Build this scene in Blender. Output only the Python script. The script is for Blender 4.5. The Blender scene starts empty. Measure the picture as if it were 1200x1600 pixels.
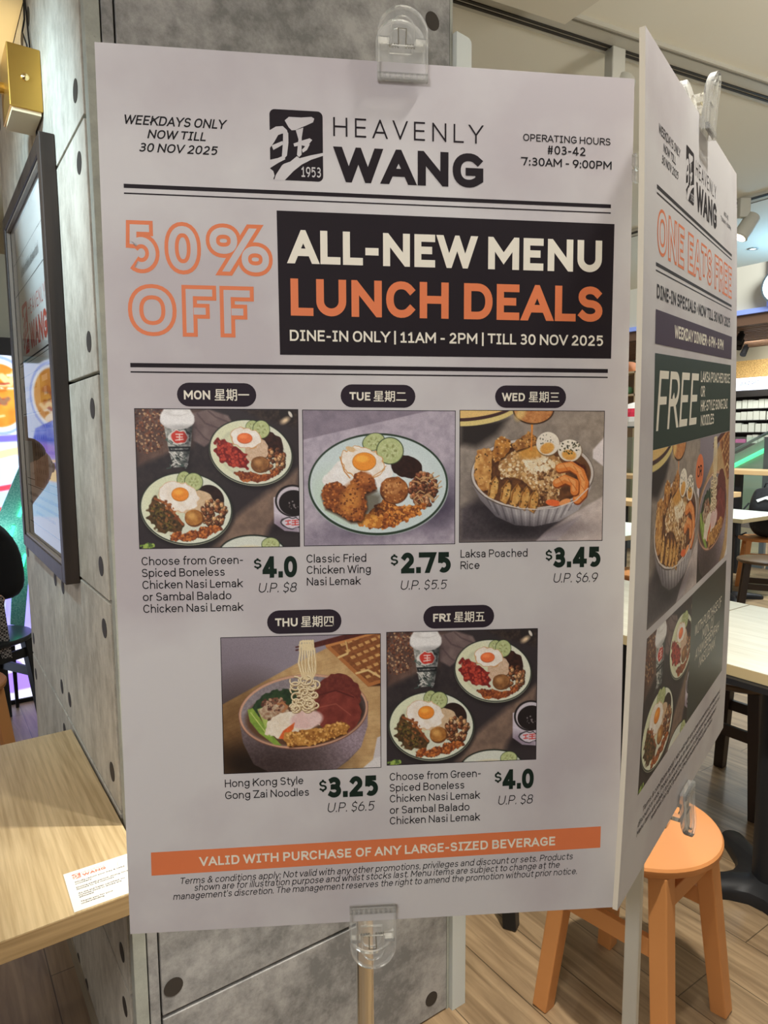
import bpy, bmesh, math, random
import numpy as np
from mathutils import Vector, Matrix
R = math.radians
scene = bpy.context.scene
COL = scene.collection
random.seed(4)

# ---------------------------------------------------------------- camera
cam_d = bpy.data.cameras.new('camera'); cam = bpy.data.objects.new('camera', cam_d); COL.objects.link(cam)
cam_d.sensor_fit = 'VERTICAL'; cam_d.sensor_height = 24.0; cam_d.lens = 24.0*1063/1600; cam_d.clip_start = .02
_fw = Vector((math.cos(R(55.673))*math.cos(R(6.4)), math.sin(R(55.673))*math.cos(R(6.4)), -math.sin(R(6.4))))
_rt = Vector((math.sin(R(55.673)), -math.cos(R(55.673)), 0)); _up = _rt.cross(_fw)
_rt, _up = _rt*math.cos(R(.4))-_up*math.sin(R(.4)), _up*math.cos(R(.4))+_rt*math.sin(R(.4))
cam.matrix_world = Matrix(((_rt.x, _up.x, -_fw.x, 0), (_rt.y, _up.y, -_fw.y, 0), (_rt.z, _up.z, -_fw.z, 1.44), (0, 0, 0, 1)))
scene.camera = cam

# ---------------------------------------------------------------- world, lamps, exposure
scene.view_settings.view_transform = 'Standard'; scene.view_settings.look = 'None'; scene.view_settings.gamma = 1.0
scene.view_settings.use_curve_mapping = False; scene.view_settings.exposure = 0.0
W = bpy.data.worlds.new('world'); scene.world = W; W.use_nodes = True
W.node_tree.nodes['Background'].inputs[0].default_value = (1.0, .97, .93, 1); W.node_tree.nodes['Background'].inputs[1].default_value = .46

def lamp(name, kind, loc, power, col=(1, .93, .82), to=None, size=.1, spot=70, blend=.5):
    d = bpy.data.lights.new(name, kind); d.energy = power; d.color = col
    if kind == 'AREA': d.shape = 'DISK'; d.size = size
    else: d.shadow_soft_size = size
    if kind == 'SPOT': d.spot_size = R(spot); d.spot_blend = blend
    o = bpy.data.objects.new(name, d); COL.objects.link(o); o.location = loc
    if to is not None: o.rotation_euler = (Vector(to)-Vector(loc)).to_track_quat('-Z', 'Y').to_euler()
    return o
lamp('ceiling_spot_over_stand', 'SPOT', (.88, .30, 2.56), 46, (1, .97, .93), (1.25, .75, .4), .035, 105, .6)
lamp('ceiling_spot_over_stool', 'SPOT', (1.05, .70, 2.48), 210, (1, .95, .86), (1.35, 1.05, 0), .03, 84, .5)
lamp('ceiling_spot_on_pillar', 'SPOT', (-.42, 1.30, 2.36), 66, (.60, .84, 1.0), (.263, 1.72, 1.80), .05, 75, .9)
lamp('ceiling_spot_over_table', 'SPOT', (-.15, 1.55, 2.36), 11, (1, .96, .88), (.0, 1.5, .75), .04, 95, .5)
lamp('ceiling_light_behind', 'AREA', (-1.2, -.3, 2.38), 42, (.98, .97, 1.0), (.3, .75, 1.2), .7)
lamp('ceiling_spot_aisle', 'SPOT', (2.75, .80, 2.56), 10, (1, .93, .80), (2.2, 1.1, 0), .05, 110, .6)
lamp('ceiling_spot_tables', 'SPOT', (3.0, 2.2, 2.56), 45, (.92, .97, 1.0), (2.95, 1.95, 0), .06, 66, .5)
lamp('ceiling_spot_far', 'SPOT', (5.2, 2.6, 2.56), 300, (.92, .98, 1.0), (5.3, 3.0, 0), .08, 120, .6)
lamp('atrium_light', 'AREA', (8.6, 1.5, 5.2), 700, (.93, .98, 1.0), (13.5, 7.2, 1.2), 2.5)
lamp('ceiling_fill', 'AREA', (1.9, -.3, 1.95), 17, (1, .98, .93), (2.3, .3, 2.6), .5)  # added fill out of view, brightens the ceiling from below; no fitting there
lamp('shop_light', 'AREA', (12.9, 6.9, 3.0), 32, (.97, 1.0, .95), (13.9, 6.9, 1.5), .8)
lamp('cove_light', 'SPOT', (-.02, 2.0, 2.10), 7, (1, .80, .42), (.19, 1.97, 2.405), .05, 62, .7)
lamp('green_strip_glow', 'POINT', (.34, 3.86, .92), 1.6, (.55, 1.0, .85), None, .05)
lamp('blue_sign_light', 'POINT', (4.5, 1.9, 2.25), 30, (.30, .66, 1.0), None, .2)

# ---------------------------------------------------------------- materials
def lin(c):
    return tuple(((v/255.)/12.92 if v/255. <= .04045 else ((v/255.+.055)/1.055)**2.4) for v in c)
MATS = {}
def mat(name, c, rough=.6, metal=0, emit=0, c2=None, scale=8, stretch=(1, 1, 1), detail=4, spec=.4, bump=0, lo=.35, hi=.65, ior=None):
    """principled material; with c2 it varies between two colours by noise"""
    if name in MATS: return MATS[name]
    m = bpy.data.materials.new(name); m.use_nodes = True; nt = m.node_tree; b = nt.nodes['Principled BSDF']; MATS[name] = m
    b.inputs['Base Color'].default_value = (*lin(c), 1); b.inputs['Roughness'].default_value = rough; b.inputs['Metallic'].default_value = metal
    b.inputs['Specular IOR Level'].default_value = spec
    if emit: b.inputs['Emission Color'].default_value = (*lin(c), 1); b.inputs['Emission Strength'].default_value = emit
    if c2 is not None:
        tc = nt.nodes.new('ShaderNodeTexCoord'); mp = nt.nodes.new('ShaderNodeMapping'); mp.inputs['Scale'].default_value = stretch
        n = nt.nodes.new('ShaderNodeTexNoise'); n.inputs['Scale'].default_value = scale; n.inputs['Detail'].default_value = detail
        rp = nt.nodes.new('ShaderNodeValToRGB'); rp.color_ramp.elements[0].position = lo; rp.color_ramp.elements[1].position = hi
        rp.color_ramp.elements[0].color = (*lin(c), 1); rp.color_ramp.elements[1].color = (*lin(c2), 1)
        L = nt.links.new; L(tc.outputs['Object'], mp.inputs[0]); L(mp.outputs[0], n.inputs['Vector']); L(n.outputs['Fac'], rp.inputs[0]); L(rp.outputs[0], b.inputs['Base Color'])
        if bump:
            bp = nt.nodes.new('ShaderNodeBump'); bp.inputs['Strength'].default_value = bump; bp.inputs['Distance'].default_value = .002
            L(n.outputs['Fac'], bp.inputs['Height']); L(bp.outputs[0], b.inputs['Normal'])
    return m
def N(nt, t, **kw):
    n = nt.nodes.new(t)
    for k, v in kw.items():
        if k in n.inputs: n.inputs[k].default_value = v
        else: setattr(n, k, v)
    return n
def concrete(name, a, b, pit, stretch=(1, 1, 1), rough=.75):
    """cement board: soft clouds, streaks and small dark pits"""
    m = bpy.data.materials.new(name); m.use_nodes = True; nt = m.node_tree; p = nt.nodes['Principled BSDF']; p.inputs['Roughness'].default_value = rough; p.inputs['Specular IOR Level'].default_value = .35
    L = nt.links.new; tc = N(nt, 'ShaderNodeTexCoord'); mp = N(nt, 'ShaderNodeMapping'); mp.inputs['Scale'].default_value = stretch; L(tc.outputs['Object'], mp.inputs[0])
    n1 = N(nt, 'ShaderNodeTexNoise', Scale=5.5, Detail=8.0, Roughness=.66); n2 = N(nt, 'ShaderNodeTexNoise', Scale=30.0, Detail=7.0, Roughness=.75); n3 = N(nt, 'ShaderNodeTexNoise', Scale=95.0, Detail=3.0)
    for n in (n1, n2, n3): L(mp.outputs[0], n.inputs['Vector'])
    mx = N(nt, 'ShaderNodeMix', data_type='FLOAT'); mx.inputs['Factor'].default_value = .42; L(n1.outputs['Fac'], mx.inputs['A']); L(n2.outputs['Fac'], mx.inputs['B'])
    rp = N(nt, 'ShaderNodeValToRGB'); e = rp.color_ramp.elements; e[0].position = .41; e[1].position = .59; e[0].color = (*lin(a), 1); e[1].color = (*lin(b), 1); L(mx.outputs['Result'], rp.inputs[0])
    r2 = N(nt, 'ShaderNodeValToRGB'); e = r2.color_ramp.elements; e[0].position = .66; e[1].position = .74; e[0].color = (0, 0, 0, 1); e[1].color = (1, 1, 1, 1); L(n3.outputs['Fac'], r2.inputs[0])
    r3 = N(nt, 'ShaderNodeValToRGB'); e = r3.color_ramp.elements; e[0].position = .52; e[1].position = .66; e[0].color = (0, 0, 0, 1); e[1].color = (1, 1, 1, 1); L(n2.outputs['Fac'], r3.inputs[0])
    mul = N(nt, 'ShaderNodeMath', operation='MULTIPLY'); L(r2.outputs[0], mul.inputs[0]); L(r3.outputs[0], mul.inputs[1])
    mc = N(nt, 'ShaderNodeMix', data_type='RGBA'); mc.inputs['B'].default_value = (*lin(pit), 1); L(mul.outputs[0], mc.inputs['Factor']); L(rp.outputs[0], mc.inputs['A']); L(mc.outputs['Result'], p.inputs['Base Color'])
    bp = N(nt, 'ShaderNodeBump', Strength=.35, Distance=.002); L(n2.outputs['Fac'], bp.inputs['Height']); L(bp.outputs[0], p.inputs['Normal'])
    return m
def oak(name, a, b, axis='Y', rough=.45, k=1.0):
    """straight wood grain with cathedral figure along one axis"""
    m = bpy.data.materials.new(name); m.use_nodes = True; nt = m.node_tree; p = nt.nodes['Principled BSDF']; p.inputs['Roughness'].default_value = rough; L = nt.links.new
    tc = N(nt, 'ShaderNodeTexCoord'); mp = N(nt, 'ShaderNodeMapping'); s = [9.0*k, 9.0*k, 9.0*k]; s['XYZ'.index(axis)] = 1.1*k; mp.inputs['Scale'].default_value = s; L(tc.outputs['Object'], mp.inputs[0])
    n1 = N(nt, 'ShaderNodeTexNoise', Scale=.9, Detail=2.0, Distortion=.8); L(mp.outputs[0], n1.inputs['Vector'])
    ml = N(nt, 'ShaderNodeMath', operation='MULTIPLY'); ml.inputs[1].default_value = 26.0; L(n1.outputs['Fac'], ml.inputs[0]); sn = N(nt, 'ShaderNodeMath', operation='SINE'); L(ml.outputs[0], sn.inputs[0])
    m2 = N(nt, 'ShaderNodeMapping'); s2 = [170.0*k]*3; s2['XYZ'.index(axis)] = 6.0*k; m2.inputs['Scale'].default_value = s2; L(tc.outputs['Object'], m2.inputs[0]); n2 = N(nt, 'ShaderNodeTexNoise', Scale=1.0, Detail=5.0); L(m2.outputs[0], n2.inputs['Vector'])
    mx = N(nt, 'ShaderNodeMath', operation='MULTIPLY_ADD'); mx.inputs[1].default_value = .07; L(sn.outputs[0], mx.inputs[0]); L(n2.outputs['Fac'], mx.inputs[2])
    rp = N(nt, 'ShaderNodeValToRGB'); e = rp.color_ramp.elements; e[0].position = .28; e[1].position = .68; e[0].color = (*lin(a), 1); e[1].color = (*lin(b), 1); L(mx.outputs[0], rp.inputs[0]); L(rp.outputs[0], p.inputs['Base Color'])
    return m
def plank_floor():
    m = bpy.data.materials.new('floor_planks'); m.use_nodes = True; nt = m.node_tree; p = nt.nodes['Principled BSDF']; L = nt.links.new
    g = N(nt, 'ShaderNodeNewGeometry'); sp = N(nt, 'ShaderNodeSeparateXYZ'); L(g.outputs['Position'], sp.inputs[0])
    sx = N(nt, 'ShaderNodeMath', operation='ADD'); sx.inputs[1].default_value = 16.5-.035; L(sp.outputs['X'], sx.inputs[0]); sy = N(nt, 'ShaderNodeMath', operation='ADD'); sy.inputs[1].default_value = 20.1; L(sp.outputs['Y'], sy.inputs[0])
    cb = N(nt, 'ShaderNodeCombineXYZ'); L(sy.outputs[0], cb.inputs['X']); L(sx.outputs[0], cb.inputs['Y'])
    bk = N(nt, 'ShaderNodeTexBrick'); bk.offset = .37; bk.offset_frequency = 2
    for k, v in (('Scale', 1.0), ('Mortar Size', .0016), ('Mortar Smooth', .2), ('Brick Width', 1.0), ('Row Height', .165), ('Bias', 0.0)): bk.inputs[k].default_value = v
    bk.inputs['Color1'].default_value = (.85, .85, .85, 1); bk.inputs['Color2'].default_value = (1.12, 1.1, 1.08, 1); bk.inputs['Mortar'].default_value = (.35, .34, .33, 1); L(cb.outputs[0], bk.inputs['Vector'])
    mp = N(nt, 'ShaderNodeMapping'); mp.inputs['Scale'].default_value = (30, 2.2, 1); L(g.outputs['Position'], mp.inputs[0]); n1 = N(nt, 'ShaderNodeTexNoise', Scale=1.0, Detail=6.0, Distortion=1.2); L(mp.outputs[0], n1.inputs['Vector'])
    rp = N(nt, 'ShaderNodeValToRGB'); e = rp.color_ramp.elements; e[0].position = .3; e[1].position = .7; e[0].color = (*lin((118, 97, 72)), 1); e[1].color = (*lin((166, 142, 110)), 1); L(n1.outputs['Fac'], rp.inputs[0])
    mc = N(nt, 'ShaderNodeMix', data_type='RGBA', blend_type='MULTIPLY'); mc.inputs['Factor'].default_value = 1; L(rp.outputs[0], mc.inputs['A']); L(bk.outputs['Color'], mc.inputs['B']); L(mc.outputs['Result'], p.inputs['Base Color'])
    p.inputs['Roughness'].default_value = .36; p.inputs['Specular IOR Level'].default_value = .45
    bp = N(nt, 'ShaderNodeBump', Strength=.4, Distance=.0015, invert=True); L(bk.outputs['Fac'], bp.inputs['Height']); L(bp.outputs[0], p.inputs['Normal'])
    return m
def clear_plastic(name, tint=(.998, .998, .99), haze=.08, fres=.10):
    """thin clear acrylic: mostly see-through, shiny at the edges"""
    m = bpy.data.materials.new(name); m.use_nodes = True; nt = m.node_tree; nt.nodes.remove(nt.nodes['Principled BSDF']); out = nt.nodes['Material Output']; L = nt.links.new
    t = N(nt, 'ShaderNodeBsdfTransparent'); t.inputs[0].default_value = (*tint, 1); g = N(nt, 'ShaderNodeBsdfGlossy'); g.inputs['Roughness'].default_value = .06; d = N(nt, 'ShaderNodeBsdfDiffuse'); d.inputs[0].default_value = (.95, .95, .92, 1)
    a = N(nt, 'ShaderNodeMixShader'); a.inputs[0].default_value = haze; L(t.outputs[0], a.inputs[1]); L(d.outputs[0], a.inputs[2])
    lw = N(nt, 'ShaderNodeLayerWeight'); lw.inputs[0].default_value = fres; b = N(nt, 'ShaderNodeMixShader'); L(lw.outputs['Fresnel'], b.inputs[0]); L(a.outputs[0], b.inputs[1]); L(g.outputs[0], b.inputs[2]); L(b.outputs[0], out.inputs[0])
    return m
def colour_grid(name, emit=0, rough=.5):
    """shows the colours stored on a printed or lit picture"""
    m = bpy.data.materials.new(name); m.use_nodes = True; nt = m.node_tree; p = nt.nodes['Principled BSDF']; at = N(nt, 'ShaderNodeAttribute', attribute_name='print'); nt.links.new(at.outputs['Color'], p.inputs['Base Color']); p.inputs['Roughness'].default_value = rough; p.inputs['Specular IOR Level'].default_value = .35
    if emit: nt.links.new(at.outputs['Color'], p.inputs['Emission Color']); p.inputs['Emission Strength'].default_value = emit
    return m

# ---------------------------------------------------------------- object helpers
def tag(o, label=None, cat=None, group=None, kind=None):
    for k, v in (('label', label), ('category', cat), ('group', group), ('kind', kind)):
        if v: o[k] = v
    return o
def empty(name, loc=(0, 0, 0), rz=0):
    o = bpy.data.objects.new(name, None); COL.objects.link(o); o.location = loc; o.rotation_euler = (0, 0, rz); o.empty_display_size = .1; return o
class MB:
    """collects shapes and links them as ONE mesh object"""
    def __init__(s): s.v = []; s.f = []; s.m = []; s.mi = 0
    def add(s, vs, fs):
        b = len(s.v); s.v += [tuple(p) for p in vs]; s.f += [tuple(b+i for i in q) for q in fs]; s.m += [s.mi]*len(fs); return s
    def box(s, c, d, M=None):
        x, y, z = (q/2 for q in d); vs = [Vector((i*x, j*y, k*z)) for k in (-1, 1) for j in (-1, 1) for i in (-1, 1)]
        if M is not None: vs = [M @ v for v in vs]
        return s.add([v+Vector(c) for v in vs], [(0, 2, 3, 1), (4, 5, 7, 6), (0, 1, 5, 4), (2, 6, 7, 3), (0, 4, 6, 2), (1, 3, 7, 5)])
    def span(s, a, b): return s.box([(p+q)/2 for p, q in zip(a, b)], [abs(q-p) for p, q in zip(a, b)])
    def bar(s, a, b, w, h, up=(0, 0, 1), w2=None, h2=None):
        """square bar from a to b, may taper; returns with flat ends"""
        a, b = Vector(a), Vector(b); d = (b-a).normalized(); x = d.cross(Vector(up)).normalized(); y = x.cross(d); w2 = w2 or w; h2 = h2 or h
        vs = [p+x*i*ww/2+y*j*hh/2 for p, ww, hh in ((a, w, h), (b, w2, h2)) for i, j in ((-1, -1), (1, -1), (1, 1), (-1, 1))]
        return s.add(vs, [(3, 2, 1, 0), (4, 5, 6, 7), (0, 1, 5, 4), (1, 2, 6, 5), (2, 3, 7, 6), (3, 0, 4, 7)])
    def lathe(s, prof, c=(0, 0, 0), n=32, M=None):
        vs = []; fs = []; k = len(prof)
        for i in range(n):
            t = 2*math.pi*i/n
            for r, z in prof:
                p = Vector((r*math.cos(t), r*math.sin(t), z)); vs.append((M @ p if M is not None else p)+Vector(c))
        for i in range(n):
            j = (i+1) % n
            for q in range(k-1): fs.append((i*k+q, j*k+q, j*k+q+1, i*k+q+1))
        fs.append(tuple(i*k for i in reversed(range(n)))); fs.append(tuple(i*k+k-1 for i in range(n))); return s.add(vs, fs)
    def tube(s, P, r, n=10):
        P = [Vector(p) for p in P]; vs = []; fs = []; rr = r if isinstance(r, (list, tuple)) else [r]*len(P); x = None
        for i, p in enumerate(P):
            d = (P[min(i+1, len(P)-1)]-P[max(i-1, 0)]).normalized(); x = d.orthogonal() if x is None else x-d*x.dot(d); x.normalize(); y = d.cross(x)
            vs += [p+(x*math.cos(2*math.pi*k/n)+y*math.sin(2*math.pi*k/n))*rr[i] for k in range(n)]
        for i in range(len(P)-1):
            for k in range(n): q = (k+1) % n; fs.append((i*n+k, i*n+q, i*n+n+q, i*n+n+k))
        fs.append(tuple(reversed(range(n)))); fs.append(tuple(range(len(vs)-n, len(vs)))); return s.add(vs, fs)
    def prism(s, poly, fn, a, b):
        """outline extruded from level a to level b; fn(u, v, level) gives the point"""
        n = len(poly); vs = [fn(u, v, a) for u, v in poly]+[fn(u, v, b) for u, v in poly]
        return s.add(vs, [tuple(reversed(range(n))), tuple(range(n, 2*n))]+[(i, (i+1) % n, n+(i+1) % n, n+i) for i in range(n)])
    def build(s, name, mats, parent=None, bevel=0, smooth=None, fix=True):
        me = bpy.data.meshes.new(name); me.from_pydata(s.v, [], s.f); mats = mats if isinstance(mats, (list, tuple)) else [mats]
        for q in mats: me.materials.append(q)
        me.polygons.foreach_set('material_index', s.m)
        if fix:
            bm = bmesh.new(); bm.from_mesh(me); bmesh.ops.recalc_face_normals(bm, faces=bm.faces); bm.to_mesh(me); bm.free()
        if smooth: me.polygons.foreach_set('use_smooth', [True]*len(me.polygons)); me.set_sharp_from_angle(angle=R(smooth))
        o = bpy.data.objects.new(name, me); COL.objects.link(o)
        if parent is not None: o.parent = parent
        if bevel:
            md = o.modifiers.new('edge', 'BEVEL'); md.width = bevel; md.segments = 2; md.limit_method = 'ANGLE'; md.harden_normals = False
        return o
def copy_tree(o, parent=None):
    c = o.copy(); COL.objects.link(c); c.parent = parent
    for ch in list(o.children): copy_tree(ch, c)
    return c
def label_set(o, label, group=None):
    o['label'] = label
    if group: o['group'] = group
    return o

# ================================================================ THE SETTING
XL, YF = .263, 1.21            # left and front faces of the pillar
m_floor = plank_floor()
m_ceil = mat('ceiling_paint', (228, 223, 206), .9)
MB().span((-5, -5, -.1), (14.6, 14, 0)).build('floor', m_floor)['kind'] = 'structure'
MB().span((XL+.001, -5, 2.6), (4.86, 9, 2.75)).build('ceiling', m_ceil)['kind'] = 'structure'
MB().span((-5, -5, 2.405), (XL, 9, 2.75)).build('ceiling_soffit', mat('soffit_paint', (236, 222, 190), .9))['kind'] = 'structure'
w = MB().span((-5, 4.2, 0), (1.6, 4.4, 2.405)).build('wall_back', mat('back_wall_paint', (196, 200, 186), .8)); w['kind'] = 'structure'
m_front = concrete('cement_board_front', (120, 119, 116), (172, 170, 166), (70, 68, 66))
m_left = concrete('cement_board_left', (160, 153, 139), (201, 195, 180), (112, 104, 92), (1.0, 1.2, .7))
m_trim = concrete('cement_edge', (150, 152, 142), (172, 174, 162), (96, 96, 90))
m_gap = mat('panel_joint', (46, 40, 36), .9); m_bolt = mat('bolt_recess', (58, 52, 46), .7); m_core = mat('pillar_core', (120, 116, 108), .9)
pillar = tag(MB().span((XL+.014, YF+.014, 0), (1.015, 2.40, 2.6)).build('pillar', m_gap), kind='structure')
def panel(name, a, b, m, holes, axis):
    p = MB().span(a, b).build(name, m, pillar, bevel=.0015)
    for h in holes:
        k = MB()
        if axis == 'x': k.lathe([(.0, -.002), (.0165, -.002), (.0185, .0006), (.0185, .0008)], (a[0], h[0], h[1]), 20, Matrix.Rotation(R(-90), 3, 'Y'))
        else: k.lathe([(.0, -.002), (.0165, -.002), (.0185, .0006), (.0185, .0008)], (h[0], a[1], h[1]), 20, Matrix.Rotation(R(90), 3, 'X'))
        k.build('bolt_hole', m_bolt, p, fix=True)
zs = [.0, .385, .755, 1.149, 1.550, 1.965, 2.403]; ys = [1.248, 1.787, 2.40]
for i in range(6):
    for j in range(2):
        z0, z1, y0, y1 = zs[i]+.003, zs[i+1]-.003, ys[j]+.003, ys[j+1]-.003
        panel('cladding_panel', (XL, y0, z0), (XL+.014, y1, z1), m_left, [(y, z) for y in (y0+.05, y1-.05) for z in (z0+.055, z1-.055)], 'x')
zf = [.0, .346, .746, 1.146, 1.546, 1.946, 2.44, 2.6]
for i in range(7):
    z0, z1 = zf[i]+.004, zf[i+1]-.004
    panel('cladding_panel', (.311, YF, z0), (1.006, YF+.014, z1), m_front, [(x, z) for x in (.333, .958) for z in ((z0+.05, z1-.129) if i == 5 else (z0+.05, z1-.045) if i < 5 else ())], 'y')
MB().span((XL, YF, 0), (XL+.0235, YF+.022, 2.6)).build('corner_strip', m_trim, pillar, bevel=.001)
MB().span((XL+.0262, YF+.001, 0), (XL+.0445, YF+.016, 2.6)).build('corner_strip', m_front, pillar, bevel=.001)
MB().span((1.007, YF+.0005, 0), (1.0145, YF+.02, 2.6)).build('corner_strip', m_trim, pillar)
# white board closing the pillar's right side, with one rounded top corner
pts = [(1.0155, 0), (1.058, 0), (1.058, 2.285)]+[(1.058-.012+.012*math.cos(R(t)), 2.285+.012*math.sin(R(t))) for t in (30, 60, 90)]+[(1.0155, 2.30)]
MB().prism(pts, lambda u, v, l: (u, l, v), YF-.012, YF+.6).build('trim_1', mat('white_board', (206, 212, 208), .5))['kind'] = 'structure'
MB().span((XL-.004, 1.2365, .0), (XL, 2.40, .06)).build('baseboard_left', mat('skirting', (150, 138, 116), .6))['kind'] = 'structure'
# lower ceiling box beside the track and the recessed lines
def along(p, d, n, l0, l1, w0, w1, z0, z1): return [(p[0]+d[0]*l+n[0]*w_, p[1]+d[1]*l+n[1]*w_, z) for z in (z0, z1) for l, w_ in ((l0, w0), (l1, w0), (l1, w1), (l0, w1))]
BOXF = [(3, 2, 1, 0), (4, 5, 6, 7), (0, 1, 5, 4), (1, 2, 6, 5), (2, 3, 7, 6), (3, 0, 4, 7)]
TD = (.9895, -.1446); TN = (.1446, .9895); TP = (1.298, 1.495)
MB().add([(1.05, 1.388, 2.52), (1.495, 1.323, 2.52), (1.472, .93, 2.52), (1.05, .93, 2.52), (1.05, 1.388, 2.6), (1.495, 1.323, 2.6), (1.472, .93, 2.6), (1.05, .93, 2.6)], BOXF).build('ceiling_box', mat('ceiling_box_paint', (214, 208, 190), .9))['kind'] = 'structure'

def track(name, p, d, n, l0, l1, label):
    t = empty(name, (0, 0, 0)); tag(t, label, 'light track', 'ceiling light tracks')
    MB().add(along(p, d, n, l0, l1, -.085, .02, 2.588, 2.6), BOXF).build('rail', mat('track_grey', (186, 182, 168), .5), t)
    MB().add(along(p, d, n, l0, l1, -.006, .003, 2.585, 2.589), BOXF).add(along(p, d, n, l0, l1, -.023, -.014, 2.585, 2.589), BOXF).build('groove', mat('track_slot', (44, 40, 34), .6), t)
    MB().add(along(p, d, n, l0, l1, -.078, -.072, 2.586, 2.589), BOXF).build('edge_line', mat('track_line', (120, 114, 100), .6), t)
track('light_track', TP, TD, TN, -.12, 2.02, 'grey light track running along the ceiling above both posters')
track('light_track', (3.47, 1.0), (0, 1), (-1, 0), -.6, 5.0, 'grey light track crossing the ceiling beyond the right-hand poster')
m_lampw = mat('lamp_grey', (196, 194, 182), .45); m_glow = mat('lamp_glow', (255, 226, 180), .5, emit=14)
def track_light(loc, az, tilt, lit, label):
    t = empty('track_light', loc, az); tag(t, label, 'spotlight', 'spotlights on the ceiling tracks')
    MB().box((0, 0, -.045), (.052, .036, .09)).build('adapter', m_lampw, t, bevel=.004)
    M = Matrix.Rotation(tilt, 3, 'Y')
    MB().lathe([(.0, .06), (.03, .06), (.036, .052), (.038, -.06), (.032, -.066), (.0, -.058)], (.02, 0, -.13), 24, M).build('lamp_head', m_lampw, t, smooth=40)
    MB().lathe([(.0, -.060), (.03, -.060), (.03, -.0655), (.0, -.0655)], (.02, 0, -.13), 20, M).build('lens', m_glow if lit else mat('lens_dim', (210, 214, 208), .2), t)
    return t
track_light((1.815, 1.408, 2.588), R(-8), R(20), False, 'unlit grey track spotlight above the gap between the posters')
track_light((3.45, 1.885, 2.588), R(-34.4), R(32), True, 'glowing track spotlight beside the top right edge of the right-hand poster')
lamp('track_lamp_light', 'SPOT', (3.40, 1.93, 2.40), 20, (1, .88, .66), (3.0, 1.5, .8), .03, 90)
def downlight(x, y, label):
    t = empty('downlight', (x, y, 2.6)); tag(t, label, 'downlight', 'recessed ceiling downlights')
    MB().lathe([(.016, -.001), (.03, -.001), (.033, -.004), (.03, -.007), (.020, -.006), (.016, -.003)], (0, 0, 0), 24).build('trim_ring', mat('downlight_ring', (170, 172, 168), .4), t, smooth=40)
    MB().lathe([(.0, -.002), (.017, -.002), (.017, -.004), (.0, -.004)], (0, 0, 0), 20).build('lens', mat('downlight_lens', (255, 246, 226), .4, emit=3), t)
downlight(4.45, 2.36, 'small recessed downlight in the blue-lit ceiling beyond the lit track spotlight'); downlight(4.2, 3.13, 'recessed downlight seen through the gap between the two posters')

# across the atrium: upper fascia, slatted soffit, gold mesh band
MB().span((1.6, 14, 0), (14.5, 14.3, 6.4)).build('wall_far', mat('far_wall', (190, 180, 156), .8))['kind'] = 'structure'
MB().span((14.2, -6, 0), (14.5, 14, 3.2)).build('wall_right', mat('far_wall', (190, 180, 156), .8))['kind'] = 'structure'
MB().span((11.2, -6, 3.42), (11.4, 14, 6.4)).build('wall_upper', mat('far_fascia', (196, 192, 176), .8))['kind'] = 'structure'
MB().span((11.18, -6, 3.17), (11.36, 14, 3.335)).build('trim_2', mat('walnut_fascia', (104, 78, 60), .6))['kind'] = 'structure'
MB().span((11.12, -6, 3.335), (11.36, 14, 3.41)).build('trim_3', mat('blue_cove_light', (140, 160, 226), .5, emit=.15))['kind'] = 'structure'
t = MB()
for k in range(15): t.span((11.42+k*.185, -6, 3.17), (11.53+k*.185, 14, 3.21))
t.build('ceiling_slats', mat('walnut_slat', (132, 98, 74), .6))['kind'] = 'structure'
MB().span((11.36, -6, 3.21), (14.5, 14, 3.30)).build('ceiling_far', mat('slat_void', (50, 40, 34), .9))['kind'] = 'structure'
m_mesh = mat('gold_mesh', (214, 174, 108), .5, c2=(160, 124, 72), scale=120, detail=0, lo=.45, hi=.55)
MB().span((14.02, -6, 2.55), (14.12, 14, 2.905)).build('trim_4', m_mesh)['kind'] = 'structure'
MB().span((11.14, 5.60, 3.41), (11.2, 5.65, 6.2)).build('trim_5', mat('lavender_light', (150, 166, 235), .5, emit=.25))['kind'] = 'structure'
for (x, y, z, q) in ((11.75, 6.35, 3.16, 'nearest the fascia'), (12.5, 6.75, 3.16, 'in the middle of three'), (13.6, 7.25, 3.16, 'nearest the gold mesh band')):
    t = empty('black_spotlight', (x, y, z)); tag(t, 'small black spotlight under the walnut slats, '+q, 'spotlight', 'black spotlights under the slatted soffit')
    MB().box((0, 0, -.02), (.05, .05, .06)).build('mount', mat('black_metal', (24, 24, 26), .5), t); MB().lathe([(.0, .09), (.055, .09), (.06, -.09), (.0, -.09)], (-.05, .0, -.12), 16, Matrix.Rotation(R(35), 3, 'Y')).build('lamp_head', mat('black_metal', (24, 24, 26), .5), t, smooth=40)
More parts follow.
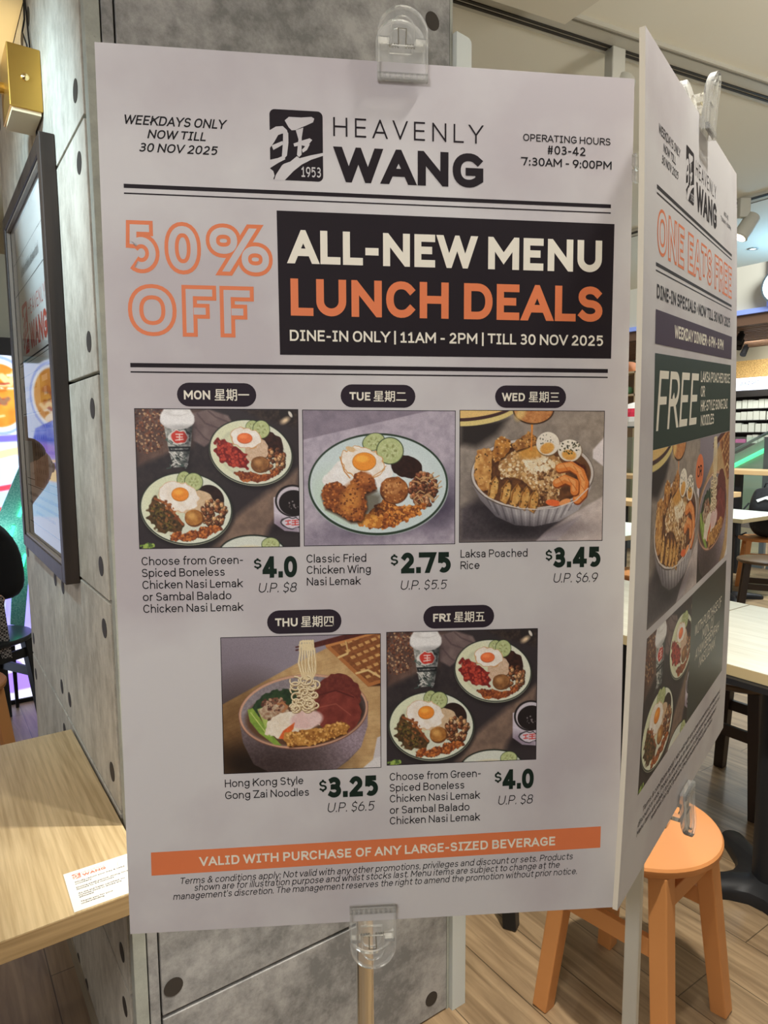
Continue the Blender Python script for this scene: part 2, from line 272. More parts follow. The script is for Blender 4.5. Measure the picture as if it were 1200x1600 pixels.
# ---------------------------------------------------------------- printed menu photographs (painted as colour grids)
class Canvas:
    """A small painting in sRGB 0..1: X to the right, Y down, in the units given by (W, H)."""
    def __init__(s, W, H, n, base, seed=0):
        s.W, s.H = W, H; s.nx = n; s.ny = int(n*H/W); s.rng = np.random.RandomState(seed)
        s.X, s.Y = np.meshgrid((np.arange(s.nx)+.5)*W/s.nx, (np.arange(s.ny)+.5)*H/s.ny)
        s.px = W/s.nx; s.I = np.ones((s.ny, s.nx, 3))*np.array(base)/255.
    def noise(s, scale, seed=1):
        r = np.random.RandomState(seed); gx = int(s.W/scale)+3; gy = int(s.H/scale)+3
        g = r.rand(gy, gx); x = s.X/scale; y = s.Y/scale; i = x.astype(int); j = y.astype(int)
        fx = x-i; fy = y-j; fx = fx*fx*(3-2*fx); fy = fy*fy*(3-2*fy)
        return (g[j, i]*(1-fx)+g[j, i+1]*fx)*(1-fy)+(g[j+1, i]*(1-fx)+g[j+1, i+1]*fx)*fy
    def put(s, m, c, c2=None, sc=18, seed=3, ct=1.6):
        c = np.array(c)/255.; m = np.clip(m, 0, 1)[..., None]
        if c2 is not None:
            t = np.clip((s.noise(sc, seed)*.65+s.noise(sc*.45, seed+7)*.35-.5)*ct+.5, 0, 1)[..., None]
            c = c*(1-t)+np.array(c2)/255.*t
        s.I = s.I*(1-m)+c*m
    def em(s, cx, cy, rx, ry, a=0, soft=None, wob=0, seed=5):
        soft = soft or s.px*1.2; a = np.radians(a); dx = s.X-cx; dy = s.Y-cy
        u = dx*np.cos(a)+dy*np.sin(a); v = -dx*np.sin(a)+dy*np.cos(a)
        d = (np.sqrt((u/rx)**2+(v/ry)**2)-1)*min(rx, ry)
        if wob: d = d+(s.noise(26, seed)-.5)*wob
        return np.clip(.5-d/soft, 0, 1)
    def pm(s, P, soft=None, wob=0, seed=5):
        P = np.array(P, float); ins = np.zeros(s.X.shape, bool); d = np.full(s.X.shape, 1e9)
        for (x0, y0), (x1, y1) in zip(P, np.roll(P, -1, 0)):
            c = ((y0 > s.Y) != (y1 > s.Y)) & (s.X < (x1-x0)*(s.Y-y0)/(y1-y0+1e-9)+x0); ins ^= c
            t = np.clip(((s.X-x0)*(x1-x0)+(s.Y-y0)*(y1-y0))/((x1-x0)**2+(y1-y0)**2+1e-9), 0, 1)
            d = np.minimum(d, np.hypot(s.X-x0-t*(x1-x0), s.Y-y0-t*(y1-y0)))
        d = np.where(ins, -d, d)
        if wob: d = d+(s.noise(24, seed)-.5)*wob
        return np.clip(.5-d/(soft or s.px*1.2), 0, 1)
    def el(s, cx, cy, rx, ry, c, a=0, c2=None, soft=None, wob=0, sc=18, seed=5, al=1): s.put(s.em(cx, cy, rx, ry, a, soft, wob, seed)*al, c, c2, sc, seed)
    def po(s, P, c, c2=None, soft=None, wob=0, sc=18, seed=5, al=1): s.put(s.pm(P, soft, wob, seed)*al, c, c2, sc, seed)
    def line(s, P, w, c, al=1):
        P = np.array(P, float); d = np.full(s.X.shape, 1e9)
        for (x0, y0), (x1, y1) in zip(P[:-1], P[1:]):
            t = np.clip(((s.X-x0)*(x1-x0)+(s.Y-y0)*(y1-y0))/((x1-x0)**2+(y1-y0)**2+1e-9), 0, 1)
            d = np.minimum(d, np.hypot(s.X-x0-t*(x1-x0), s.Y-y0-t*(y1-y0)))
        s.put(np.clip(.5-(d-w/2)/(s.px*1.2), 0, 1)*al, c)
    def dot(s, x, y, rx, ry, c, a=0):
        """a small solid ellipse, painted only inside its own window"""
        r = max(rx, ry)+2*s.px; i0, i1 = max(0, int((x-r)/s.px)), min(s.nx, int((x+r)/s.px)+2); q = s.H/s.ny; j0, j1 = max(0, int((y-r)/q)), min(s.ny, int((y+r)/q)+2)
        if i1 <= i0 or j1 <= j0: return
        ca, sa = np.cos(np.radians(a)), np.sin(np.radians(a)); dx = s.X[j0:j1, i0:i1]-x; dy = s.Y[j0:j1, i0:i1]-y
        d = (np.sqrt(((dx*ca+dy*sa)/rx)**2+((dy*ca-dx*sa)/ry)**2)-1)*min(rx, ry)
        m = np.clip(.5-d/(s.px*1.2), 0, 1)[..., None]; s.I[j0:j1, i0:i1] = s.I[j0:j1, i0:i1]*(1-m)+np.array(c)/255.*m
    def blobs(s, cx, cy, rx, ry, n, r0, r1, cols, a=0, el=1.3):
        """n little pieces scattered in an ellipse, each with a lit and a shaded side"""
        for k in range(n):
            t = s.rng.rand()*6.283; q = np.sqrt(s.rng.rand()); u = q*rx*np.cos(t); v = q*ry*np.sin(t); ca, sa = np.cos(np.radians(a)), np.sin(np.radians(a))
            x = cx+u*ca-v*sa; y = cy+u*sa+v*ca; r = r0+(r1-r0)*s.rng.rand(); c = np.array(cols[s.rng.randint(len(cols))]); an = s.rng.rand()*180
            s.dot(x+r*.2, y+r*.3, r*el, r, c*.45, an); s.dot(x, y, r*el*.85, r*.85, c, an); s.dot(x-r*.25, y-r*.3, r*.35, r*.3, np.minimum(c*1.35+15, 255), an)
    def crumbs(s, m, n, r, cols):
        ys, xs = np.nonzero(m > .5)
        for k in s.rng.randint(0, len(ys), n):
            c = np.array(cols[s.rng.randint(len(cols))]); q = r*(.5+s.rng.rand())
            s.dot(s.X[ys[k], xs[k]], s.Y[ys[k], xs[k]], q*1.3, q, c, s.rng.rand()*180)
    def shade(s, m, f): s.I = s.I*(1-np.clip(m, 0, 1)[..., None]*(1-np.array(f)))
    def cucumber(s, x, y, rx, ry, a=0):
        s.el(x, y, rx, ry, (62, 78, 48), a); s.el(x, y, rx*.93, ry*.93, (196, 204, 148), a, (176, 188, 128)); s.el(x, y, rx*.62, ry*.62, (206, 212, 164), a, (170, 182, 120), sc=9)
        for k in range(6):
            t = k*1.05; s.el(x+rx*.4*np.cos(t), y+ry*.4*np.sin(t), rx*.13, ry*.08, (150, 156, 100), k*60)
    def egg(s, x, y, rx, ry, yx, yy, yr, yq, yc, a=0, rim=(206, 150, 90)):
        s.el(x, y, rx, ry, rim, a, wob=22, seed=9); s.el(x, y-1, rx*.95, ry*.94, (238, 226, 208), a, (250, 244, 234), wob=22, sc=40, seed=9)
        s.el(yx, yy+2, yr*1.05, yq*1.08, np.array(yc)*.8); s.el(yx, yy, yr, yq, yc); s.el(yx-yr*.2, yy-yq*.3, yr*.55, yq*.4, np.minimum(np.array(yc)*1.12+12, 255), soft=14)
    def plate(s, x, y, rx, ry, a=0, c=(222, 224, 202), rim=(38, 46, 36)):
        s.el(x+6, y+22, rx*1.02, ry*1.03, (22, 20, 20), a, soft=24, al=.6); s.el(x, y+5, rx, ry, (170, 172, 150), a); s.el(x, y, rx, ry, rim, a); s.el(x, y, rx*.972, ry*.968, c, a)
        s.el(x+rx*.02, y+ry*.04, rx*.8, ry*.78, np.array(c)*.9, a, soft=16); s.el(x+rx*.03, y+ry*.06, rx*.76, ry*.74, np.array(c)*.97, a, soft=16)
        s.shade(s.em(x-rx*.5, y-ry*.2, rx*.5, ry*.9, a, soft=90)*s.em(x, y, rx*.97, ry*.96, a), (1.0, 1.0, .93))
    def grain(s, amp=.05):
        s.I = np.clip(s.I*(1+(s.rng.rand(s.ny, s.nx, 1)-.5)*2*amp), 0, 1)

def paint_two_plates(n=330):
    c = Canvas(1060, 895, n, (52, 45, 47), 1)
    c.po([(0, 0), (420, 0), (360, 250), (0, 370)], (116, 92, 80), (88, 66, 58), soft=60, sc=60)
    c.po([(480, 900), (640, 690), (860, 520), (1060, 380), (1060, 560), (860, 760), (800, 900)], (136, 112, 96), (112, 92, 80), soft=50, sc=40)
    c.po([(0, 380), (200, 280), (560, 230), (560, 500), (300, 420), (0, 520)], (46, 40, 42), (58, 50, 50), soft=40, sc=30)
    c.po([(690, 0), (1060, 0), (1060, 120), (820, 60)], (70, 56, 48), (40, 32, 30), soft=40)
    c.crumbs(c.em(70, 90, 150, 190), 330, 5, [(122, 72, 52), (150, 96, 66), (70, 44, 38), (92, 56, 44), (196, 160, 120)])
    for k in range(9): c.line([(20+k*24, 0), (40+k*14, 120), (10+k*20, 230+k*8)], 4, (92, 62, 50), .6)
    c.po([(360, 30), (470, 0), (600, 40), (640, 110), (520, 180), (440, 240), (370, 200)], (126, 108, 104), (108, 90, 88), soft=14, sc=50)
    for P in ([(400, 30), (450, 90), (560, 130)], [(470, 10), (520, 50), (620, 90)], [(390, 120), (440, 180), (470, 200)]): c.line(P, 12, (84, 68, 68), .6)
    c.el(985, 30, 46, 60, (40, 34, 32), -30); c.el(975, 70, 30, 16, (232, 206, 168), -30, soft=20); c.el(1010, 30, 10, 22, (220, 214, 200), -30)
    # paper cup
    c.po([(180, 90), (368, 90), (352, 235), (326, 368), (236, 372), (205, 240)], (206, 204, 196), (66, 74, 70), sc=24, seed=12)
    for k in range(60):
        x = 195+c.rng.rand()*150; y = 120+c.rng.rand()*240
        if y < 200 or y > 270: c.line([(x, y), (x+c.rng.randn()*16, y+c.rng.rand()*26), (x+c.rng.randn()*18, y+20+c.rng.rand()*16)], 5, [(34, 40, 40), (226, 224, 216), (70, 92, 84)][k % 3])
    c.po([(206, 238), (352, 238), (345, 268), (214, 270)], (30, 34, 36)); c.po([(222, 250), (338, 248), (334, 258), (224, 260)], (190, 190, 184), (60, 62, 62), sc=8)
    c.el(280, 178, 64, 46, (226, 222, 214), wob=18); c.el(280, 178, 54, 40, (206, 62, 50), wob=14)
    for P in ([(258, 160), (302, 160)], [(262, 178), (300, 178)], [(256, 198), (304, 192)], [(282, 160), (280, 198)]): c.line(P, 7, (240, 214, 204))
    c.shade(c.pm([(320, 90), (380, 90), (340, 380), (306, 380)], soft=40), (.62, .62, .64))
    c.el(270, 70, 112, 60, (214, 210, 206)); c.po([(160, 40), (186, 0), (352, 0), (380, 45), (372, 90), (330, 118), (210, 118), (166, 84)], (238, 236, 232), soft=10); c.el(268, 20, 80, 26, (222, 219, 214), soft=8); c.el(282, 22, 52, 15, (240, 238, 234), soft=6)
    c.shade(c.em(300, 112, 90, 12, soft=20), (.8, .8, .8))
    # upper plate
    c.plate(746, 276, 278, 210, 12, (226, 228, 206))
    c.el(868, 222, 100, 74, (66, 34, 26), 30, (40, 22, 18), wob=16); c.blobs(890, 330, 86, 86, 90, 9, 14, [(126, 74, 46), (160, 104, 66), (198, 150, 104), (98, 56, 36)])
    c.cucumber(756, 108, 44, 38, -20); c.cucumber(816, 128, 58, 60)
    c.el(782, 262, 78, 84, (222, 194, 166), 20, (204, 172, 140), wob=16, sc=10)
    c.egg(715, 186, 102, 66, 706, 184, 48, 32, (238, 118, 66), 5)
    c.po([(508, 196), (560, 182), (610, 230), (690, 270), (738, 336), (722, 386), (640, 380), (540, 330), (512, 270)], (158, 48, 40), (104, 26, 26), wob=34, sc=16, soft=6)
    c.crumbs(c.pm([(515, 205), (560, 192), (690, 280), (728, 340), (640, 368), (545, 320)]), 130, 6, [(196, 74, 56), (120, 30, 28), (176, 60, 46)])
    c.el(806, 356, 62, 54, (110, 70, 40)); c.el(802, 350, 58, 50, (160, 108, 62), 0, (120, 78, 44), wob=10, sc=20); c.el(792, 340, 26, 18, (190, 138, 86), soft=20)
    m = c.pm([(630, 410), (720, 400), (830, 420), (930, 390), (900, 440), (800, 465), (690, 458)], wob=20); c.put(m, (156, 82, 44), (110, 54, 30), 12); c.crumbs(m, 150, 5, [(196, 114, 60), (150, 76, 40), (110, 52, 32)])
    # lower plate
    c.plate(312, 638, 302, 234, 6, (226, 230, 210))
    c.el(470, 574, 96, 84, (52, 32, 26), 40, (38, 24, 20)); c.el(540, 640, 50, 40, (222, 224, 206), soft=10)
    c.el(392, 620, 110, 100, (222, 196, 160), 10, (206, 176, 138), wob=10, sc=10)
    c.blobs(486, 668, 86, 84, 110, 9, 15, [(134, 80, 50), (168, 112, 72), (206, 158, 110), (98, 56, 36)])
    c.cucumber(300, 446, 44, 52, 25); c.cucumber(364, 466, 62, 60)
    c.egg(262, 566, 138, 98, 274, 544, 54, 42, (240, 146, 54), 12, (222, 190, 150))
    c.po([(60, 610), (110, 566), (170, 600), (220, 660), (290, 740), (280, 790), (200, 800), (120, 780), (60, 700)], (104, 70, 40), (62, 52, 30), wob=36, sc=18, soft=6)
    c.crumbs(c.pm([(80, 630), (120, 600), (200, 680), (250, 760), (180, 780), (90, 700)]), 160, 6, [(112, 96, 46), (78, 66, 32), (140, 96, 56), (58, 44, 28)])
    c.line([(110, 572), (180, 604), (240, 680), (286, 740)], 16, (150, 86, 48)); c.crumbs(c.em(200, 640, 30, 90, -40), 30, 6, [(176, 110, 62), (120, 66, 36)])
    c.el(362, 702, 62, 56, (112, 66, 32)); c.el(358, 696, 58, 52, (196, 138, 68), 0, (156, 98, 46), wob=8, sc=22); c.el(346, 686, 28, 20, (216, 164, 92), soft=20)
    m = c.pm([(180, 800), (280, 800), (400, 770), (500, 740), (540, 770), (440, 830), (300, 848), (210, 840)], wob=26); c.put(m, (156, 88, 44), (106, 56, 30), 12); c.crumbs(m, 230, 6, [(206, 124, 62), (160, 84, 42), (112, 56, 32)])
    # mug, plate at the bottom edge, green sprig
    c.po([(890, 570), (1060, 500), (1060, 800), (960, 790), (890, 740)], (206, 196, 206), (220, 212, 220), soft=6, sc=80); c.shade(c.pm([(880, 700), (1060, 740), (1060, 810), (880, 800)], soft=60), (.72, .68, .72))
    c.el(1016, 592, 118, 106, (34, 28, 28)); c.el(1018, 594, 106, 95, (206, 198, 204)); c.el(1022, 606, 98, 84, (30, 22, 22)); c.crumbs(c.em(1030, 620, 40, 40), 12, 3, [(150, 140, 140)])
    c.el(1005, 738, 70, 42, (34, 30, 34), wob=22); c.el(1005, 738, 62, 35, (214, 206, 214), wob=20)
    for P in ([(968, 726), (1000, 722)], [(972, 748), (1000, 746)], [(984, 724), (984, 748)], [(1012, 722), (1052, 720)], [(1012, 736), (1052, 734)], [(1010, 752), (1056, 750)], [(1032, 722), (1032, 752)]): c.line(P, 7, (206, 66, 58))
    c.el(742, 930, 226, 118, (34, 42, 34)); c.el(742, 934, 218, 112, (218, 222, 208)); c.el(720, 960, 150, 70, (226, 206, 156), soft=30); c.cucumber(864, 880, 62, 48)
    c.crumbs(c.em(50, 880, 46, 16), 24, 7, [(120, 150, 66), (160, 186, 90), (84, 110, 52)])
    c.grain(); return c.I

def paint_wing_plate(n=330):
    c = Canvas(1095, 965, n, (182, 172, 182), 2)
    c.put(np.ones_like(c.X), (186, 176, 186), (164, 154, 166), 40); c.po([(0, 0), (900, 0), (0, 208)], (146, 134, 146), (128, 118, 130), soft=8, sc=50)
    c.shade(c.em(620, 800, 480, 90, -12, soft=160), (.6, .58, .64)); c.shade(c.em(1000, 660, 120, 200, 20, soft=160), (.62, .6, .66)); c.shade(c.em(540, 260, 400, 110, 0, soft=160), (1.05, 1.05, 1.05))
    c.el(540, 540, 508, 360, (176, 186, 184)); c.el(538, 528, 506, 368, (40, 58, 42)); c.el(538, 526, 492, 352, (206, 220, 218)); c.el(538, 530, 400, 280, (214, 226, 224), soft=50); c.shade(c.em(250, 640, 200, 200, soft=200)*c.em(538, 526, 480, 345), (.95, .98, .9))
    c.po([(130, 480), (250, 360), (420, 300), (600, 330), (640, 450), (610, 540), (300, 560), (150, 560)], (234, 230, 222), (246, 244, 240), soft=10, sc=20, wob=16)
    c.el(740, 400, 120, 80, (58, 32, 24), 18, (40, 22, 18), wob=10); c.shade(c.em(740, 400, 120, 80, 18), (.95, .95, .95))
    c.cucumber(502, 222, 84, 62, -20); c.cucumber(620, 286, 100, 98)
    c.egg(420, 370, 160, 112, 434, 362, 82, 62, (240, 152, 56), 16, (214, 160, 96)); c.line([(260, 330), (290, 430), (330, 480)], 8, (206, 140, 70)); c.line([(480, 480), (560, 430), (590, 395)], 6, (214, 160, 96)); c.el(340, 275, 34, 22, (224, 190, 140), 10, wob=14)
    c.blobs(860, 560, 100, 120, 150, 12, 18, [(128, 74, 48), (160, 100, 64), (190, 140, 100), (106, 60, 40)])
    for k in range(16):
        x = 780+c.rng.rand()*160; y = 460+c.rng.rand()*190; c.line([(x, y), (x+30, y+c.rng.randn()*20), (x+60, y+c.rng.randn()*26)], 8, (196, 156, 106))
    m = c.pm([(380, 800), (470, 730), (560, 640), (700, 690), (880, 670), (840, 740), (720, 800), (600, 842), (450, 834)], wob=24); c.put(m, (150, 86, 40), (104, 56, 28), 14); c.crumbs(m, 420, 8, [(206, 126, 54), (168, 92, 40), (120, 62, 30), (226, 154, 74)])
    c.crumbs(c.pm([(385, 790), (440, 740), (560, 760), (540, 830), (430, 828)]), 60, 10, [(226, 160, 72), (190, 116, 48)])
    c.el(650, 572, 104, 98, (92, 50, 26)); c.el(648, 566, 100, 94, (178, 110, 56), 0, (130, 74, 36), wob=14, sc=26); c.el(640, 550, 60, 46, (206, 148, 90), 0, (160, 96, 50), soft=30, sc=18); c.crumbs(c.em(648, 566, 95, 90), 50, 5, [(120, 64, 32), (214, 156, 92)])
    c.shade(c.pm([(420, 560), (560, 600), (560, 720), (420, 760)], soft=60), (.55, .5, .45))
    P = [(118, 590), (150, 520), (240, 505), (300, 545), (350, 500), (370, 450), (440, 432), (500, 480), (516, 560), (440, 590), (450, 690), (410, 790), (330, 790), (230, 730), (150, 690)]
    c.po([(x+6, y+16) for x, y in P], (60, 32, 18), soft=24); c.po(P, (160, 88, 40), (112, 58, 28), wob=26, sc=26, soft=5); c.po([(300, 540), (350, 500), (400, 600), (420, 740), (350, 770), (260, 700)], (196, 124, 56), (150, 84, 38), soft=40, sc=24)
    c.el(330, 640, 60, 90, (222, 156, 76), 20, soft=70, al=.6); c.el(440, 480, 50, 40, (180, 108, 56), 20, soft=30); c.crumbs(c.pm(P), 260, 5, [(120, 62, 30), (206, 130, 66), (96, 48, 26), (180, 104, 48)])
    c.grain(.05); return c.I

def paint_laksa(n=330):
    c = Canvas(1040, 945, n, (150, 138, 126), 3)
    c.put(np.ones_like(c.X), (158, 146, 134), (134, 124, 114), 40); c.po([(0, 90), (340, 60), (260, 170), (120, 260), (0, 240)], (44, 38, 36), soft=60)
    c.el(120, 20, 280, 84, (220, 200, 130), -8); c.el(110, -4, 280, 74, (70, 46, 44), -8); c.el(110, -20, 270, 66, (226, 190, 120), -8)
    c.po([(0, 700), (140, 640), (420, 760), (760, 780), (600, 945), (0, 945)], (76, 68, 72), (92, 84, 86), soft=60, sc=20)
    c.po([(960, 280), (1040, 190), (1040, 400), (960, 340)], (222, 214, 214), soft=12); c.po([(560, 945), (640, 860), (900, 700), (1040, 620), (1040, 945)], (186, 172, 166), (206, 194, 188), soft=16, sc=40); c.po([(560, 945), (620, 880), (760, 820), (880, 760), (740, 900), (700, 945)], (160, 148, 150), soft=20)
    c.po([(560, 940), (630, 880), (860, 780), (720, 930)], (196, 186, 186), soft=24)
    # fluted bowl
    c.po([(80, 430), (970, 430), (950, 560), (860, 720), (720, 800), (540, 836), (400, 826), (260, 760), (150, 640), (96, 540)], (170, 164, 164), soft=5)
    for k in range(24):
        t = k/23.; x = 120+t*810; yb = 470+250*np.sqrt(max(0, 1-(2*t-1)**2)); c.line([(x, yb-10), (500+(x-500)*.8, yb+110)], 11, (118, 112, 114) if k % 2 else (204, 200, 198), .7)
    c.shade(c.pm([(80, 500), (400, 840), (90, 760)], soft=140), (.7, .68, .7)); c.shade(c.em(520, 850, 360, 60, soft=90), (.6, .58, .6)); c.shade(c.em(300, 780, 200, 70, 30, soft=90), (.8, .8, .82))
    c.el(525, 455, 448, 262, (96, 84, 76)); c.el(525, 452, 442, 256, (206, 198, 190)); c.el(525, 456, 424, 240, (104, 70, 44)); c.el(525, 470, 410, 220, (120, 76, 44), 0, (76, 46, 30), sc=30)
    rice = c.pm([(270, 420), (300, 330), (400, 280), (520, 250), (650, 290), (740, 380), (760, 500), (690, 660), (520, 560), (420, 480), (300, 480)], wob=20); c.put(rice, (206, 166, 106), (150, 106, 64), 14)
    c.crumbs(rice, 520, 8, [(236, 210, 166), (222, 180, 120), (160, 112, 66), (244, 226, 190), (190, 140, 86)]); c.crumbs(c.pm([(430, 380), (600, 320), (700, 400), (540, 460)]), 130, 8, [(248, 236, 208), (240, 220, 180)]); c.crumbs(c.pm([(560, 440), (700, 420), (720, 660), (560, 690)]), 190, 7, [(104, 70, 44), (150, 104, 64), (216, 176, 122)])
    c.el(500, 300, 90, 46, (226, 168, 84), 0, (206, 146, 66), soft=30)
    def chunk(P, a, b): c.po([(x+5, y+9) for x, y in P], (70, 40, 22), soft=14); c.po(P, a, b, wob=18, sc=30, soft=5); c.crumbs(c.pm(P), 26, 4, [(90, 60, 34), (236, 196, 130)])
    chunk([(106, 330), (130, 280), (200, 265), (236, 300), (226, 380), (230, 470), (200, 580), (140, 560), (106, 470)], (226, 176, 104), (176, 116, 58)); chunk([(230, 300), (250, 210), (300, 180), (350, 210), (370, 260), (320, 330), (250, 370)], (222, 160, 76), (150, 92, 44)); chunk([(370, 240), (430, 190), (490, 150), (540, 180), (560, 225), (480, 260), (400, 290)], (206, 150, 80), (140, 90, 50))
    def half_egg(x, y, rx, ry, a): c.el(x+4, y+8, rx, ry, (110, 80, 50), a, soft=14); c.el(x, y, rx, ry, (234, 226, 210), a); c.el(x-4, y+ry*.4, rx*.62, ry*.46, (232, 178, 92), a, (216, 150, 70), soft=10)
    half_egg(630, 235, 84, 84, -20); half_egg(790, 285, 86, 80, 10); c.crumbs(c.em(790, 260, 80, 50), 40, 4, [(50, 50, 30), (80, 76, 40)]); c.crumbs(c.em(630, 210, 60, 50), 14, 3, [(60, 60, 40)])
    c.po([(745, 360), (830, 362), (900, 400), (922, 440), (905, 462), (850, 410), (760, 385)], (96, 40, 28), (60, 26, 20), wob=12, sc=14)
    for P, w in (([(720, 410), (800, 395), (870, 440), (900, 520), (888, 600), (850, 640)], 70), ([(700, 520), (760, 490), (830, 520), (830, 580)], 66)):
        c.line([(x+4, y+8) for x, y in P], w, (130, 60, 24)); c.line(P, w-6, (224, 132, 62)); c.line([(x-6, y-8) for x, y in P], w*.4, (240, 172, 104), .8)
        for q in range(len(P)-1): c.line([((P[q][0]+P[q+1][0])/2-14, (P[q][1]+P[q+1][1])/2-20), ((P[q][0]+P[q+1][0])/2+16, (P[q][1]+P[q+1][1])/2+24)], 5, (180, 86, 34), .7)
    c.el(675, 665, 56, 24, (236, 110, 56), 8); c.el(760, 660, 44, 22, (240, 160, 96), -20)
    for k, (x, y) in enumerate(((230, 545), (320, 575), (390, 600), (455, 620), (520, 640))):
        P = [(x-30, y+70), (x-20, y-20), (x+25, y-78), (x+48, y-40), (x+40, y+40), (x+10, y+96)]; c.po([(a+6, b+6) for a, b in P], (96, 58, 26), soft=12); c.po(P, (230, 186, 110), (196, 136, 66), soft=8, sc=26); c.line([(x-22, y+60), (x-8, y-20), (x+26, y-70)], 9, (150, 92, 40)); c.crumbs(c.pm(P), 12, 4, [(90, 64, 34)])
    c.line([(108, 520), (180, 610), (300, 670), (440, 705), (560, 712), (700, 700), (840, 650), (930, 560)], 8, (222, 214, 206), .9)
    # ladle and pour
    c.po([(506, 90), (510, 200), (500, 285), (516, 285), (518, 200), (522, 90)], (222, 140, 60)); c.el(524, -10, 150, 108, (60, 40, 26)); c.el(524, -14, 142, 102, (178, 112, 62), 0, (206, 146, 90), sc=14); c.el(430, 20, 30, 50, (226, 190, 120), 30, soft=30)
    c.shade(c.em(760, 120, 300, 100, soft=220), (1.08, 1.07, 1.05)); c.grain(.06); return c.I

def paint_noodles(n=330):
    c = Canvas(1065, 905, n, (140, 130, 138), 4)
    c.put(np.clip((c.X-c.Y*.3)/900, 0, 1), (150, 142, 152)); c.shade(np.clip(1-c.X/500, 0, 1)*np.clip(c.Y/700, 0, 1), (.7, .66, .68))
    c.po([(0, 440), (560, 150), (760, 60), (1065, 0), (1065, 905), (0, 905)], (206, 172, 122), (184, 148, 100), soft=8, sc=50)
    for k in range(26): c.line([(0, 440+k*26), (400, 240+k*30), (1065, 60+k*40)], 4, (168, 132, 86), .35)
    c.shade(c.em(180, 640, 330, 330, soft=300), (.62, .56, .5)); c.shade(c.em(250, 850, 420, 120, soft=160), (.4, .36, .34))
    # bamboo mat
    c.po([(700, 80), (1065, -10), (1065, 350), (980, 350), (760, 130)], (70, 40, 24), soft=10); c.po([(706, 70), (1065, -20), (1065, 320), (985, 340)], (150, 92, 52), (120, 70, 38), sc=16)
    for j in range(6):
        for i in range(8):
            x = 790+i*44+j*34; y = 60+j*44-i*18; c.po([(x, y), (x+30, y-10), (x+42, y+6), (x+12, y+17)], (214, 168, 104), (190, 140, 84), soft=3)
    c.line([(706, 72), (985, 340), (1065, 318)], 24, (176, 112, 62)); c.line([(706, 66), (1065, -20)], 26, (196, 132, 76)); c.line([(780, 150), (840, 126)], 14, (222, 190, 130)); c.line([(900, 260), (980, 240), (1065, 290)], 14, (222, 190, 130)); c.line([(830, 46), (846, 120)], 10, (206, 170, 110))
    # bowl
    c.po([(104, 500), (980, 450), (975, 620), (930, 760), (840, 850), (760, 905), (300, 905), (200, 850), (130, 700)], (112, 98, 100), (136, 122, 124), soft=5, sc=10)
    c.shade(c.em(330, 860, 360, 170, soft=260), (.5, .44, .42)); c.shade(c.em(860, 700, 140, 200, 20, soft=160)*c.pm([(104, 500), (980, 450), (975, 620), (930, 760), (760, 905), (300, 905)]), (1.25, 1.25, 1.3))
    c.el(542, 508, 438, 252, (120, 84, 70), -3); c.el(542, 505, 434, 248, (206, 160, 132), -3); c.el(542, 506, 420, 234, (150, 140, 142), -3, (130, 120, 124), sc=12); c.el(545, 540, 396, 196, (96, 66, 46), -3, soft=20)
    c.shade(c.em(880, 480, 120, 160, 20, soft=90)*c.em(542, 506, 420, 234, -3), (.55, .48, .46))
    # ham, greens, pork, egg
    c.el(770, 420, 160, 160, (118, 54, 44), 0, (98, 40, 34), wob=14); c.el(780, 520, 150, 150, (134, 60, 50), 10, (110, 46, 38), wob=12, sc=40); c.line([(640, 400), (760, 370), (880, 420)], 9, (84, 34, 30)); c.line([(650, 480), (760, 460), (860, 540)], 7, (170, 96, 78), .6)
    c.po([(170, 490), (240, 400), (380, 350), (500, 350), (480, 460), (360, 480), (240, 520)], (34, 52, 34), (52, 74, 44), wob=30, sc=20)
    c.po([(165, 480), (200, 470), (260, 560), (330, 660), (390, 730), (340, 722), (240, 640), (180, 560)], (150, 176, 74), (118, 150, 58), soft=6, sc=24); c.po([(230, 480), (262, 470), (300, 560), (330, 620), (280, 600)], (170, 190, 96), soft=6); c.line([(186, 500), (300, 660)], 6, (196, 206, 120))
    c.el(350, 500, 100, 60, (206, 190, 160), 10, (150, 110, 84), wob=26, sc=16); c.crumbs(c.em(340, 450, 80, 46), 60, 8, [(90, 56, 46), (130, 86, 66), (186, 150, 120)]); c.line([(370, 450), (400, 440), (430, 470), (400, 500)], 16, (176, 120, 80))
    c.el(460, 590, 180, 90, (228, 214, 190), -8, (238, 228, 210), wob=22); c.el(560, 560, 110, 62, (222, 186, 178), -6, (230, 202, 194), soft=14, sc=40); c.po([(480, 575), (470, 620), (410, 690), (370, 680), (400, 630)], (226, 110, 52), (206, 90, 44), soft=6)
    P = [(405, 690), (420, 650), (520, 630), (640, 625), (740, 590), (820, 585), (850, 610), (830, 660), (720, 700), (600, 730), (440, 738)]; c.po([(x+3, y+10) for x, y in P], (80, 46, 22), soft=12); c.po(P, (196, 142, 70), (150, 96, 42), wob=26, sc=24); c.crumbs(c.pm(P), 150, 6, [(226, 178, 104), (140, 86, 38), (206, 150, 76)])
    # noodles lifted with chopsticks
    for k in range(7):
        x = 520+k*16; c.line([(x, 60), (x+4, 110), (x-8+6*k % 20, 180), (x+8, 240), (540+k*10, 290)], 13, (226, 206, 160)); c.line([(x-3, 60), (x+1, 110), (x-11+6*k % 20, 180), (x+5, 240)], 4, (244, 232, 200)); c.line([(x+7, 70), (x+10, 120), (x, 180), (x+14, 240)], 3, (170, 140, 96), .7)
